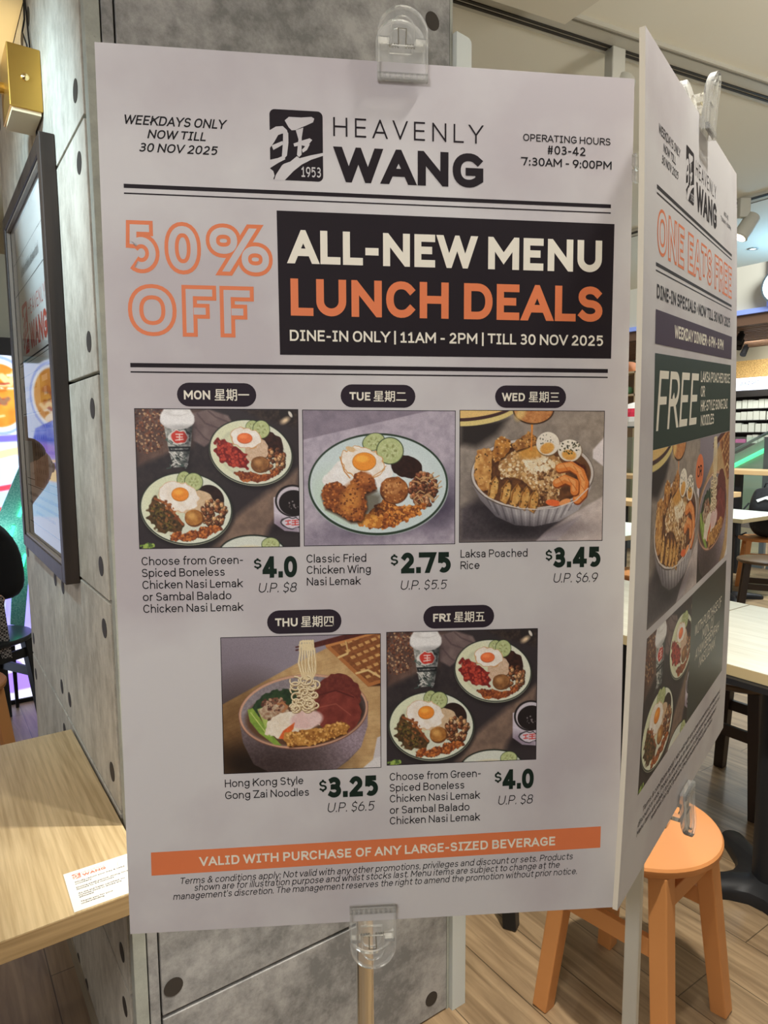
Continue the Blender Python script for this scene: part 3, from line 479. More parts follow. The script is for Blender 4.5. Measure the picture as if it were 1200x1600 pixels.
    for k in range(40):
        x = 470+c.rng.rand()*150; y = 290+c.rng.rand()*200; r = 16+c.rng.rand()*22; t = np.linspace(0, 5.2, 12)+c.rng.rand()*6; Q = np.stack([x+r*np.cos(t), y+r*.8*np.sin(t)], 1); c.line(Q+[2, 4], 10, (140, 108, 70)); c.line(Q, 9, (228, 208, 164)); c.line(Q-[1, 2], 3, (246, 236, 206))
    c.po([(600, 50), (860, -10), (1065, -60), (1065, -20), (610, 84)], (96, 44, 36), (76, 34, 28)); c.line([(496, 74), (520, 70)], 10, (80, 36, 32)); c.line([(496, 94), (520, 90)], 10, (80, 36, 32))
    for k in range(5): c.line([(520+k*18, 96), (526+k*18, 40), (545+k*16, 34), (548+k*16, 90)], 13, (230, 212, 168))
    c.po([(1000, 905), (1040, 700), (1065, 690), (1065, 905)], (206, 200, 200), soft=8); c.po([(940, 905), (1020, 840), (1065, 830), (1065, 905)], (222, 218, 216), soft=8)
    c.grain(.05); return c.I
# ---------------------------------------------------------------- drawn lettering: every character is a set of pen strokes
def _arc(cx, cy, rx, ry, a0, a1, n=12, e=2.0):
    P = []
    for k in range(n+1):
        a = math.radians(a0+(a1-a0)*k/n); c, s = math.cos(a), math.sin(a); P.append((cx+rx*math.copysign(abs(c)**(2/e), c), cy+ry*math.copysign(abs(s)**(2/e), s)))
    return P
def _ring(cx, cy, rx, ry, e=2.25): return ['o']+_arc(cx, cy, rx, ry, 0, 360, 28, e)[:-1]
A_ = _arc
_up = lambda x, y=1.06: [(x, 0), (x, y)]
_S = lambda t, e=2.1: [A_(.5, t*.755, .46, t*.245, 32, 270, 16, e)+A_(.5, t*.255, .5, t*.255, 90, -146, 16, e)[1:]]
# character: (ink width, strokes); 'o' marks a closed stroke, 'b' square ends without extension, 'c' ends cut level with the line
GL = {
 'A': (.86, [['c', (0, 0), (.5, 1), (1, 0)], ['b', (.16, .29), (.84, .29)]]), 'B': (.74, [['o', (0, 0), (0, 1)]+A_(.56, .765, .36, .235, 90, -90)+[(.3, .53)]+A_(.60, .265, .40, .265, 90, -90), ['b', (0, .53), (.6, .53)]]),
 'C': (.80, [A_(.53, .5, .53, .5, 42, 318, 22, 2.2)]), 'D': (.80, [['o', (0, 0), (0, 1)]+A_(.45, .5, .55, .5, 90, -90, 18, 2.2)]), 'E': (.64, [[(1, 1), (0, 1), (0, 0), (1, 0)], ['b', (0, .52), (1.03, .52)]]), 'F': (.62, [[(1, 1), (0, 1), (0, 0)], ['b', (0, .50), (1.03, .50)]]),
 'G': (.84, [A_(.52, .5, .52, .5, 45, 300, 20, 2.2)+[(.98, .16), (.98, .45), (.56, .45)]]), 'H': (.80, [_up(0, 1), _up(1, 1), ['b', (0, .52), (1, .52)]]), 'I': (.46, [_up(.5, 1), [(0, 1), (1, 1)], [(0, 0), (1, 0)]]), 'J': (.60, [[(1, 1)]+A_(.5, .3, .5, .3, 0, -170)]),
 'K': (.80, [_up(0, 1), ['c', (.98, 1), (.0, .36)], ['c', (.36, .62), (1, 0)]]), 'L': (.60, [[(0, 1), (0, 0), (1, 0)]]), 'M': (.98, [['c', (0, 0), (0, 1), (.5, .30), (1, 1), (1, 0)]]), 'N': (.82, [['c', (0, 0), (0, 1), (1, 0), (1, 1)]]), 'O': (.86, [_ring(.5, .5, .5, .5)]),
 'P': (.72, [[(0, 0), (0, 1)]+A_(.6, .72, .40, .28, 90, -90)+[(.0, .44)]]), 'Q': (.86, [_ring(.5, .5, .5, .5), [(.6, .2), (.95, -.08)]]), 'R': (.76, [[(0, 0), (0, 1)]+A_(.57, .725, .40, .275, 90, -90)+[(.0, .45)], ['c', (.52, .45), (1, 0)]]), 'S': (.72, _S(1)),
 'T': (.76, [[(0, 1), (1, 1)], ['b', (.5, 1), (.5, -.0)]]), 'U': (.80, [[(0, 1)]+A_(.5, .38, .5, .38, 180, 360, 16)+[(1, 1)]]), 'V': (.86, [['c', (0, 1), (.5, 0), (1, 1)]]), 'W': (1.22, [['c', (0, 1), (.25, 0), (.5, .96), (.75, 0), (1, 1)]]), 'X': (.84, [['c', (0, 1), (1, 0)], ['c', (0, 0), (1, 1)]]), 'Y': (.84, [['c', (0, 1), (.5, .44), (1, 1)], [(.5, .44), (.5, 0)]]), 'Z': (.72, [['c', (0, 1), (1, 1), (0, 0), (1, 0)]]),
 '0': (.70, [_ring(.5, .5, .5, .5)]), '1': (.56, [[(.0, .80), (.18, .84), (.46, 1), (.52, 1)], _up(.52, 1), [(.0, 0), (1, 0)]]), '2': (.66, [A_(.48, .70, .46, .30, 148, -28, 16)+[(0, .03), (0, 0), (1, 0)]]), '3': (.66, [A_(.46, .76, .46, .24, 128, -90, 14)+[(.34, .52)], A_(.46, .265, .54, .265, 90, -132, 16)]), '4': (.76, [[(.72, 0), (.72, 1), (.66, 1), (0, .26), (0, .23), (1, .23)]]),
 '5': (.66, [['b', (1.06, 1), (.10, 1), (.06, .46)], ['b']+A_(.46, .335, .54, .335, 146, -132, 22)]), '6': (.70, [_ring(.5, .32, .5, .32), [(.02, .38), (.10, .60), (.32, .86), (.56, 1)]]), '7': (.66, [['c', (0, 1), (1, 1), (.36, 0)]]), '8': (.70, [_ring(.5, .76, .42, .24), _ring(.5, .265, .5, .265)]), '9': (.70, [_ring(.5, .68, .5, .32), [(.98, .62), (.90, .40), (.68, .14), (.44, 0)]]),
 '$': (.62, _S(1)+[[(.5, 1), (.5, 1.10)], [(.5, 0), (.5, -.10)]]), '%': (1.30, [_ring(.20, .74, .20, .26), _ring(.80, .26, .20, .26), ['c', (.72, 1), (.28, 0)]]), '&': (.80, [[(1, .0), (.26, .70)]+A_(.44, .80, .24, .20, 200, -20)+[(.20, .42)]+A_(.38, .24, .38, .24, 140, 340, 14)+[(.94, .46)]]),
 '#': (.74, [[(.32, 1), (.20, 0)], [(.82, 1), (.70, 0)], ['b', (0, .66), (1, .66)], ['b', (-.02, .32), (.98, .32)]]), '-': (.40, [[(0, .40), (1, .40)]]), '|': (.0, [[(.5, 1.08), (.5, -.18)]]), '.': (.0, [[(.5, 0), (.5, .06)]]), ',': (.08, [[(.7, .06), (.5, -.10)]]), ':': (.0, [[(.5, 0), (.5, .06)], [(.5, .56), (.5, .62)]]), "'": (.0, [[(.5, .82), (.5, 1)]]), '*': (.3, [[(0, .74), (1, .94)], [(0, .94), (1, .74)], [(.5, .70), (.5, 1)]]),
 '–': (.5, [[(0, .4), (1, .4)]]), '(': (.22, [[(1, 1.08), (.25, .80), (.0, .45), (.25, .10), (1, -.18)]]), ')': (.22, [[(0, 1.08), (.75, .80), (1, .45), (.75, .10), (0, -.18)]]), '•': (.20, [['o']+A_(.5, .42, .6, .14, 0, 330, 11)]), '/': (.5, [['c', (0, 0), (1, 1)]]),
 'a': (.62, [A_(.48, .50, .46, .24, 152, 0)+[(.94, 0)], [(.94, .43), (.46, .43)]+A_(.40, .215, .40, .215, 90, 270, 14)+[(.62, .03), (.94, .20)]]), 'b': (.68, [_up(0), _ring(.5, .37, .5, .37)]), 'c': (.62, [A_(.53, .37, .53, .37, 45, 315, 18)]), 'd': (.68, [_up(1), _ring(.5, .37, .5, .37)]), 'e': (.68, [[(.03, .38), (1, .38)]+A_(.5, .37, .5, .37, 6, 316, 20)[1:]]), 'f': (.44, [[(.34, 0)]+A_(.74, .84, .40, .22, 180, 90)+[(1, 1.06)], [(0, .74), (1, .74)]]),
 'g': (.68, [_ring(.48, .40, .48, .34), [(.98, .74)]+A_(.49, -.04, .49, .24, 0, -155)]), 'h': (.64, [_up(0)]+[A_(.5, .44, .5, .30, 180, 0)+[(1, 0)]]), 'i': (.0, [_up(.5, .74), [(.5, 1.0), (.5, 1.06)]]), 'j': (.2, [[(1, .74)]+A_(.2, -.06, .8, .22, 0, -90), [(1, 1.0), (1, 1.06)]]), 'k': (.64, [_up(0), ['c', (.95, .74), (0, .26)], ['c', (.38, .44), (1, 0)]]), 'l': (.0, [_up(.5)]),
 'm': (1.06, [_up(0, .74)]+[A_(.25, .46, .25, .28, 180, 0)+[(.5, 0)], A_(.75, .46, .25, .28, 180, 0)+[(1, 0)]]), 'n': (.64, [_up(0, .74), A_(.5, .44, .5, .30, 180, 0)+[(1, 0)]]), 'o': (.70, [_ring(.5, .37, .5, .37)]), 'p': (.68, [[(0, .74), (0, -.28)], _ring(.5, .37, .5, .37)]), 'q': (.68, [[(1, .74), (1, -.28)], _ring(.5, .37, .5, .37)]), 'r': (.38, [_up(0, .74), A_(.85, .42, .85, .32, 180, 84)]), 's': (.56, _S(.74)), 't': (.46, [[(.40, .96)]+A_(.78, .20, .38, .20, 180, 270)+[(1, 0)], [(0, .74), (1, .74)]]),
 'u': (.64, [[(0, .74)]+A_(.5, .30, .5, .30, 180, 360), _up(1, .74)]), 'v': (.68, [['c', (0, .74), (.5, 0), (1, .74)]]), 'w': (1.0, [['c', (0, .74), (.25, 0), (.5, .70), (.75, 0), (1, .74)]]), 'x': (.66, [['c', (0, .74), (1, 0)], ['c', (0, 0), (1, .74)]]), 'y': (.68, [['c', (0, .74), (.5, 0)], ['c', (1, .74), (.24, -.28)]]), 'z': (.58, [['c', (0, .74), (1, .74), (0, 0), (1, 0)]])}
def _clip(P, lo, hi):
    for s, lim in ((1, lo), (-1, -hi)):
        Q = []
        for i in range(len(P)):
            a, b = P[i-1], P[i]; da, db = s*a[1]-lim, s*b[1]-lim
            if (da >= 0) != (db >= 0): q = da/(da-db); Q.append((a[0]+(b[0]-a[0])*q, a[1]+(b[1]-a[1])*q))
            if db >= 0: Q.append(b)
        P = Q
        if len(P) < 3: return []
    return P
def letters(t, T, sp=0.0, pen=None):
    """polygons of a line of text, cap height 1, stem weight T; pen draws thinner on the same skeleton (for hollow letters)"""
    x = 0; out = []; w_ = pen or T; hw = w_/2; inset = (T-w_)/2
    for ch in t:
        if ch == ' ': x += .30+sp; continue
        W_, S = GL[ch]; low = ch.islower(); ink = W_ if W_ > .05 else 0; ink = max(ink, W_*(1+.25*T)) if W_ > .1 else ink; xr = max(ink-T, 0) if ink else 0
        lsb = .035 if ch in 'AVWXYTvwxy/' else (.075 if ch in 'OCGQSoceadq0689' else .10); rsb = .035 if ch in 'AVWXYTLFKRvwxyrtfk/' else (.075 if ch in 'OCGQSDPBobpe0689' else .10); x += lsb-T*.12
        def mp(p):
            px, py = p
            if low: yy = py+T/2*(1-2*min(max(py/.74, 0), 1))
            elif ch in '$|(),•': yy = py+T/2*(1-2*min(max(py, 0), 1))
            else: yy = py+T/2*(1-2*py)
            return (x+T/2+px*xr, yy)
        for s in S:
            fl = s[0] if isinstance(s[0], str) else ''; P = [mp(p) for p in (s[1:] if fl else s)]
            Q = [P[0]]
            for p in P[1:]:
                if math.hypot(p[0]-Q[-1][0], p[1]-Q[-1][1]) > 1e-4: Q.append(p)
            P = Q; n = len(P)
            if n < 2: continue
            D = [((P[(i+1) % n][0]-P[i][0]), (P[(i+1) % n][1]-P[i][1])) for i in range(n)]; D = [(a/(math.hypot(a, b) or 1), b/(math.hypot(a, b) or 1)) for a, b in D]
            if fl != 'o':
                ex = -inset if fl == 'b' else (hw if fl != 'c' else hw*2.6); a, b = D[0], D[n-2]; P[0] = (P[0][0]-a[0]*ex, P[0][1]-a[1]*ex); P[-1] = (P[-1][0]+b[0]*ex, P[-1][1]+b[1]*ex)
            L, R_ = [], []
            for i in range(n):
                a = D[i-1] if (fl == 'o' or i > 0) else D[0]; b = D[i] if (fl == 'o' or i < n-1) else D[n-2]; mx, my = -(a[1]+b[1]), a[0]+b[0]; l = math.hypot(mx, my)
                if l < 1e-3: mx, my, l = -a[1], a[0], 1
                mx /= l; my /= l; k = hw/max(mx*-b[1]+my*b[0], .28 if fl == 'c' else .62); L.append((P[i][0]+mx*k, P[i][1]+my*k)); R_.append((P[i][0]-mx*k, P[i][1]-my*k))
            for i in range(n if fl == 'o' else n-1):
                j = (i+1) % n; q = [L[i], L[j], R_[j], R_[i]]
                if fl == 'c': q = _clip(q, (-.28 if ch == 'y' else 0)+inset, (.74 if low and ch != 'k' else (1.06 if low else 1))-inset) if ch != 'k' else _clip(q, inset, .74-inset)
                if len(q) > 2: out.append(q)
        x += (T if not ink else xr+T)+rsb-T*.12+sp
    return out

# ================================================================ PRINTED BOARDS
class Board:
    """a hanging foam board given by its four front corners, slightly twisted and bowed as it hangs"""
    def __init__(s, q, bow=0): s.q = [Vector(p) for p in q]; s.bow = bow; s.n = (s.q[3]-s.q[0]).cross(s.q[1]-s.q[0]).normalized()
    def P(s, u, v, h=0):
        u /= 600; v /= 1000; q = s.q
        return q[0]*(1-u)*(1-v)+q[1]*u*(1-v)+q[2]*u*v+q[3]*(1-u)*v+s.n*(s.bow*4*v*(1-v)+h)
class FlatPlane(Board):
    """an ordinary flat sheet: origin at the top left, mm along U and down V"""
    def __init__(s, o, U, V): s.o = Vector(o); s.U = Vector(U).normalized(); s.V = Vector(V).normalized(); s.n = s.V.cross(s.U)
    def P(s, u, v, h=0): return s.o+s.U*(u/1000)+s.V*(v/1000)+s.n*h
_text_cache = {}
def glyphs(t, off, sp, res):
    k = (t, off, sp, res)
    if k not in _text_cache:
        c = bpy.data.curves.new('type', 'FONT'); c.body = t; c.offset = off; c.space_character = sp; c.resolution_u = res
        o = bpy.data.objects.new('type', c); COL.objects.link(o); dg = bpy.context.evaluated_depsgraph_get(); e = o.evaluated_get(dg); me = e.to_mesh()
        v = [(p.co.x, p.co.y) for p in me.vertices]; f = [tuple(p.vertices) for p in me.polygons]; e.to_mesh_clear(); bpy.data.objects.remove(o); bpy.data.curves.remove(c)
        _text_cache[k] = (v, f)
    return _text_cache[k]
class Print:
    """flat printing on a board: text, rules, panels and shapes of one colour each, in mm"""
    def __init__(s, board): s.b = board; s.v = []; s.f = []; s.m = []; s.mats = []
    def _mi(s, m):
        if m not in s.mats: s.mats.append(m)
        return s.mats.index(m)
    def tri(s, pts, faces, m, h):
        k = s._mi(m); b = len(s.v); s.v += [s.b.P(x, y, h*.25) for x, y in pts]
        for q in faces:
            a = sum(pts[q[i]][0]*pts[q[(i+1) % len(q)]][1]-pts[q[(i+1) % len(q)]][0]*pts[q[i]][1] for i in range(len(q)))
            s.f.append(tuple(b+i for i in (q if a < 0 else reversed(q)))); s.m.append(k)
        return s
    def text(s, t, x0, x1, y, cap, m, T=.12, ital=0, sp=0, h=.0008, y1=None, pen=None, skip=0):
        """t set so that it spans x0..x1 with its base line at y (y1 at the right end), capitals of height cap, stem weight T"""
        L = letters(t, T, sp); xs = [x+ital*yv for q in L for x, yv in q]; xa, xb = min(xs), max(xs); y1 = y if y1 is None else y1
        if pen: L = letters(t, T, sp, pen)
        pts = []; fs = []
        for q in L: fs.append(tuple(range(len(pts), len(pts)+len(q)))); pts += [(x0+(a+ital*b-xa)/(xb-xa)*(x1-x0), y+(y1-y)*(a-xa)/(xb-xa)-b*cap) for a, b in q]
        return s.tri(pts, fs, m, h)
    def han(s, t, x0, x1, y0, y1, m, h=.0008):
        """Chinese characters fitted into a box"""
        v, f = glyphs(t, .010, 1, 3); xa, xb = min(q[0] for q in v), max(q[0] for q in v); lo, hi = -.10, .85
        return s.tri([(x0+(a-xa)/(xb-xa)*(x1-x0), y1-(b-lo)/(hi-lo)*(y1-y0)) for a, b in v], f, m, h)
    def quad(s, c, m, h=.0004, nu=8, nv=8):
        """panel between corners TL, TR, BR, BL"""
        pts = []; fs = []
        for j in range(nv+1):
            for i in range(nu+1):
                a, b = i/nu, j/nv; pts.append(tuple(c[0][k]*(1-a)*(1-b)+c[1][k]*a*(1-b)+c[2][k]*a*b+c[3][k]*(1-a)*b for k in (0, 1)))
        for j in range(nv):
            for i in range(nu): o = j*(nu+1)+i; fs.append((o, o+1, o+nu+2, o+nu+1))
        return s.tri(pts, fs, m, h)
    def rect(s, x0, y0, x1, y1, m, h=.0004, nu=10, nv=1): return s.quad([(x0, y0), (x1, y0), (x1, y1), (x0, y1)], m, h, nu, nv)
    def poly(s, pts, m, h=.0004): return s.tri(pts, [tuple(range(len(pts)))], m, h)
    def rrect(s, x0, y0, x1, y1, r, m, h=.0004):
        p = []
        for cx, cy, a in ((x1-r, y0+r, -90), (x1-r, y1-r, 0), (x0+r, y1-r, 90), (x0+r, y0+r, 180)): p += [(cx+r*math.cos(R(a+k*15)), cy+r*math.sin(R(a+k*15))) for k in range(7)]
        return s.poly(p, m, h)
    def ellipse(s, cx, cy, rx, ry, m, h=.0004, n=40): return s.poly([(cx+rx*math.cos(6.2832*k/n), cy+ry*math.sin(6.2832*k/n)) for k in range(n)], m, h)
    def build(s, name, parent):
        me = bpy.data.meshes.new(name); me.from_pydata([tuple(p) for p in s.v], [], s.f)
        for q in s.mats: me.materials.append(q)
        me.polygons.foreach_set('material_index', s.m); o = bpy.data.objects.new(name, me); COL.objects.link(o); o.parent = parent; return o
def picture(name, board, c, I, parent, m, h=.0004, crop=(0, 0, 1, 1), fn=None):
    """a colour grid between corners TL, TR, BR, BL of a board (or at fn(a, b))"""
    ny, nx = I.shape[:2]; x0, x1 = int(crop[0]*nx), int(crop[2]*nx); y0, y1 = int(crop[1]*ny), int(crop[3]*ny); J = I[y0:y1, x0:x1]; ny, nx = J.shape[:2]
    vs = []
    for j in range(ny):
        b = j/(ny-1)
        for i in range(nx):
            a = i/(nx-1)
            vs.append(fn(a, b) if fn else board.P(c[0][0]*(1-a)*(1-b)+c[1][0]*a*(1-b)+c[2][0]*a*b+c[3][0]*(1-a)*b, c[0][1]*(1-a)*(1-b)+c[1][1]*a*(1-b)+c[2][1]*a*b+c[3][1]*(1-a)*b, h*.25))
    fs = [(j*nx+i, (j+1)*nx+i, (j+1)*nx+i+1, j*nx+i+1) for j in range(ny-1) for i in range(nx-1)]
    me = bpy.data.meshes.new(name); me.from_pydata([tuple(v) for v in vs], [], fs); me.materials.append(m)
    at = me.color_attributes.new('print', 'FLOAT_COLOR', 'POINT'); L = np.where(J <= .04045, J/12.92, ((J+.055)/1.055)**2.4); L = np.concatenate([L, np.ones((ny, nx, 1))], 2).astype(np.float32)
    at.data.foreach_set('color', L.ravel()); o = bpy.data.objects.new(name, me); COL.objects.link(o)
    if parent is not None: o.parent = parent
    return o
PAPER = (206, 199, 196)
m_paper = mat('poster_paper', (188, 181, 182), .62, c2=(205, 202, 200), scale=4.5, detail=5, lo=.36, hi=.58, spec=.25)
m_foam = mat('foam_edge', (226, 218, 198), .8); m_ink = mat('ink_black', (38, 32, 36), .6, spec=.12); m_ink2 = mat('ink_text', (32, 30, 32), .6, spec=.12); m_green = mat('ink_green', (28, 42, 34), .6, spec=.12)
m_orange = mat('ink_orange', (222, 122, 74), .6); m_cream = mat('ink_cream', (232, 226, 208), .6); m_badge = mat('ink_badge', (48, 40, 48), .6, spec=.12)
m_photo = colour_grid('photo_print')
B_IT = .24
def board_mesh(bd, name, parent, th=.006):
    nu, nv = 12, 24; vs = [bd.P(600*i/nu, 1000*j/nv, h) for h in (0, -th) for j in range(nv+1) for i in range(nu+1)]; o = (nu+1)*(nv+1); k = MB(); fs = []; es = []
    for j in range(nv):
        for i in range(nu): a = j*(nu+1)+i; fs.append((a, a+nu+1, a+nu+2, a+1)); es.append((o+a, o+a+1, o+a+nu+2, o+a+nu+1))
    for i in range(nu): a = i; b = nv*(nu+1)+i; es += [(a, a+1, o+a+1, o+a), (b+1, b, o+b, o+b+1)]
    for j in range(nv): a = j*(nu+1); b = a+nu; es += [(a+nu+1, a, o+a, o+a+nu+1), (b, b+nu+1, o+b+nu+1, o+b)]
    k.v = [tuple(v) for v in vs]; k.f = fs+es; k.m = [0]*len(fs)+[1]*len(es)
    return k.build(name, [m_paper, m_foam], parent)
def emblem(p, x, y, w, h, m, pap, hh=.0004):
    """dark rounded emblem with pale brush strokes and the year"""
    X = lambda a: x+a/253*w; Y = lambda b: y+b/342*h; Q = lambda L: [(X(a), Y(b)) for a, b in L]
    p.rrect(x, y, x+w, y+h, w*.1, m, hh)
    for s in ([(72, 52), (92, 34), (150, 34), (200, 28), (213, 36), (207, 54), (172, 72), (150, 82), (122, 96), (104, 98), (90, 84)], [(-1, 104), (30, 84), (62, 80), (82, 98), (88, 120), (60, 116), (40, 124), (20, 160), (-1, 190)],
              [(64, 100), (88, 112), (88, 160), (80, 222), (64, 240), (56, 226), (62, 160)], [(8, 176), (60, 152), (64, 168), (16, 198)], [(-1, 246), (36, 236), (66, 222), (72, 240), (40, 258), (-1, 286)],
              [(124, 96), (160, 82), (152, 130), (150, 214), (138, 226), (128, 216), (136, 140)], [(112, 162), (150, 146), (190, 132), (202, 140), (188, 158), (150, 168), (116, 176)], [(152, 168), (178, 154), (190, 162), (176, 190), (156, 204), (152, 190), (168, 172)],
              [(18, 342), (26, 318), (56, 270), (66, 262), (96, 250), (128, 222), (140, 232), (190, 216), (254, 200), (254, 214), (196, 236), (150, 262), (110, 296), (68, 342)], [(-1, 288), (14, 300), (20, 322), (12, 342), (-1, 342)]): p.poly(Q(s), pap, hh+.0003)
    p.text('1953', X(148), X(242), Y(322), h*50/342, pap, .15, h=hh+.0005)
def outlined(p, t, x0, x1, y, cap, m, pap, T=.29, line=.077, hh=.0006, sp=.0):
    """hollow display lettering: a coloured outline round a paper-coloured inside"""
    p.text(t, x0, x1, y, cap, m, T, 0, sp, hh); p.text(t, x0, x1, y, cap, pap, T, 0, sp, hh+.0003, pen=T-2*line)

# ---- front board
FB = Board([(.1836, .8030, 1.8538), (.7146, .5264, 1.8483), (.6890, .4934, .8481), (.1699, .7902, .8530)])
board_f = empty('poster_board', FB.P(300, 1000)); tag(board_f, 'large white lunch-deals poster board with a weekday menu of five meals, facing the viewer', 'poster', 'poster boards on the stands')
bpy.context.view_layer.update()
def hang(o, root): o.parent = root; o.matrix_parent_inverse = root.matrix_world.inverted(); return o
hang(board_mesh(FB, 'foam_board', None), board_f)
def part(p, name, root): return hang(p.build(name, None), root)
I_two = paint_two_plates(); I_wing = paint_wing_plate(); I_laksa = paint_laksa(); I_nood = paint_noodles()
p = Print(FB); p.text('WEEKDAYS ONLY', 27.9, 136, 80.8, 9.7, m_ink2, .165, B_IT); p.text('NOW TILL', 50.7, 112.3, 94.3, 9.2, m_ink2, .165, B_IT); p.text('30 NOV 2025', 41.7, 125.1, 108.3, 9.2, m_ink2, .165, B_IT); part(p, 'date_lettering', board_f); p = Print(FB)
p.text('OPERATING HOURS', 467.5, 572.2, 76, 7.9, m_ink2, .15); p.text('#03-42', 496.9, 542, 89.3, 9.6, m_ink2, .165); p.text('7:30AM - 9:00PM', 465.1, 574.1, 103, 9.2, m_ink2, .165); part(p, 'hours_lettering', board_f)
p = Print(FB); emblem(p, 181, 56.8, 58, 74.4, m_ink, m_paper); p.text('HEAVENLY', 250.6, 421.5, 81.9, 20.2, m_ink, .10, sp=.26); p.text('WANG', 250.1, 421.1, 130.4, 37.6, m_ink, .23); part(p, 'logo', board_f)
p = Print(FB)
for y0, y1 in ((142.2, 146.5), (151.2, 152.7), (331.7, 336.4), (340.7, 342.3)): p.rect(24.4, y0, 574.2, y1, m_ink)
part(p, 'ruled_lines', board_f)
p = Print(FB); outlined(p, '50%', 24.2, 181.9, 235.4, 55.6, m_orange, m_paper); outlined(p, 'OFF', 24.1, 160.4, 302.4, 55.8, m_orange, m_paper); part(p, 'outline_lettering', board_f)
p = Print(FB); p.quad([(187.1, 163.8), (579, 164.3), (577.9, 319.6), (188.3, 320.6)], m_ink); o = part(p, 'headline_banner', board_f)
p = Print(FB); p.text('ALL-NEW MENU', 197.7, 564.3, 220.1, 36.3, m_cream, .225); p.text('LUNCH DEALS', 201.1, 566.1, 277.1, 40.6, m_orange, .215); p.text('DINE-IN ONLY | 11AM - 2PM | TILL 30 NOV 2025', 199.6, 567.5, 305, 12.2, m_cream, .17)
q = p.build('headline_lettering', None); hang(q, board_f)
bpy.context.view_layer.update(); q.parent = o; q.matrix_parent_inverse = o.matrix_world.inverted()
def badge(x0, y0, x1, y1, t, han, a, b, y, cap, f0, f1):
    p = Print(FB); p.rrect(x0, y0, x1, y1, (y1-y0)/2, m_badge); p.text(t, a, a+(b-a)*f0, y, cap, m_cream, .205); p.han(han, a+(b-a)*f1, b, y-cap*1.22, y+cap*.14, m_cream); part(p, 'day_badge', board_f)
badge(73.7, 352.5, 161, 378.8, 'MON', '星期一', 81.2, 153.1, 371, 10, .40, .465); badge(256.2, 352.6, 342.7, 378.7, 'TUE', '星期二', 266.3, 332.1, 370.8, 9.4, .366, .42); badge(437.1, 352.1, 523.2, 378.1, 'WED', '星期三', 445.1, 514.9, 370.3, 9.6, .40, .465)
badge(168.4, 612.6, 254.9, 640.4, 'THU', '星期四', 177.6, 245.6, 631.9, 10, .383, .44); badge(352.2, 611.4, 438.2, 638.8, 'FRI', '星期五', 364, 426.8, 630.6, 9.8, .335, .40)
def menu_photo(x0, y0, x1, y1, I, **kw):
    p = Print(FB); p.rect(x0-.8, y0-.8, x1+.8, y1+.8, m_ink, .0003, 4, 4); o = part(p, 'menu_photo', board_f); q = picture('printed_picture', FB, [(x0, y0), (x1, y0), (x1, y1), (x0, y1)], I, None, m_photo, .0006, **kw); bpy.context.view_layer.update(); hang(q, o); return o
menu_photo(27.6, 381.9, 207, 537.8, I_two); menu_photo(213, 382.4, 389.4, 537.2, I_wing); menu_photo(395.6, 381.6, 570.6, 535.6, I_laksa); menu_photo(115.2, 643.6, 300.4, 806.2, I_nood); menu_photo(308.6, 642.2, 491.6, 804, I_two)
def dish(lines, x, price, up):
    p = Print(FB)
    for t, x1, y in lines: p.text(t, x, x1, y, 9.5, m_ink2, .128)
    part(p, 'caption_lettering', board_f); p = Print(FB); (a, b, y, c) = price[1]; p.text('$', a, b, y, c*.84, m_green, .17); (t, a, b, y, c) = price[0]; p.text(t, a, b, y, c, m_green, .25, sp=-.05); (t, a, b, y, c) = up; p.text(t, a, b, y, c, m_ink2, .10, .2); part(p, 'price_lettering', board_f)
five = ('Choose from Green-', 'Spiced Boneless', 'Chicken Nasi Lemak', 'or Sambal Balado', 'Chicken Nasi Lemak')
dish(list(zip(five, (142.2, 121.2, 142, 128.1, 141.9), (557.2, 570.7, 584.4, 598.3, 612))), 28.9, (('4.0', 164.2, 203.9, 574, 25), (154.4, 163.2, 562.8, 12.6)), ('U.P. $8', 159.5, 203.3, 591.2, 11.2))
dish([('Classic Fried', 284.5, 557.3), ('Chicken Wing', 289.7, 570.5), ('Nasi Lemak', 278.4, 584.1)], 215, (('2.75', 325.4, 385, 571.8, 24.7), (313.1, 322.2, 561.3, 13.4)), ('U.P. $5.5', 325.2, 381.1, 591.3, 11.1))
dish([('Laksa Poached', 478.4, 554.3), ('Rice', 420, 568.1)], 396.8, (('3.45', 510.1, 569.3, 568.1, 24.8), (500.6, 509.1, 558.7, 13.6)), ('U.P. $6.9', 511, 566.5, 586.4, 11.5))
dish([('Hong Kong Style', 207.8, 823.2), ('Gong Zai Noodles', 214.2, 837.8)], 115.5, (('3.25', 236.5, 297.1, 841.6, 25.6), (226.4, 235.6, 832.7, 15)), ('U.P. $6.5', 236.3, 293.4, 859.8, 11.8))
dish(list(zip(five, (423.1, 402.8, 422.9, 409.4, 423.1), (823.6, 837.4, 851, 865.3, 878.7))), 311.4, (('4.0', 450.4, 489.6, 840.8, 25.1), (440.4, 449.2, 831, 14)), ('U.P. $8', 445.3, 489, 860.2, 11.6))
p = Print(FB); p.quad([(27.5, 899.3), (576.2, 893.8), (575.9, 921.3), (27.3, 928.1)], m_orange, nv=2); p.text('VALID WITH PURCHASE OF ANY LARGE-SIZED BEVERAGE', 82.8, 517.8, 919.2, 11.3, m_cream, .19, y1=915.2, sp=.02); part(p, 'footer_banner', board_f)
p = Print(FB)
for t, a, b, y, y1 in (('Terms & conditions apply: Not valid with any other promotions, privileges and discount or sets. Products', 60.8, 540.9, 940.8, 934.5), ('shown are for illustration purpose and whilst stocks last. Menu items are subject to change at the', 76.6, 524.2, 949.8, 944.4), ("management's discretion. The management reserves the right to amend the promotion without prior notice.", 51.5, 546.4, 959.8, 954)): p.text(t, a, b, y, 8.3, m_ink2, .115, .2, y1=y1)
part(p, 'terms_lettering', board_f)

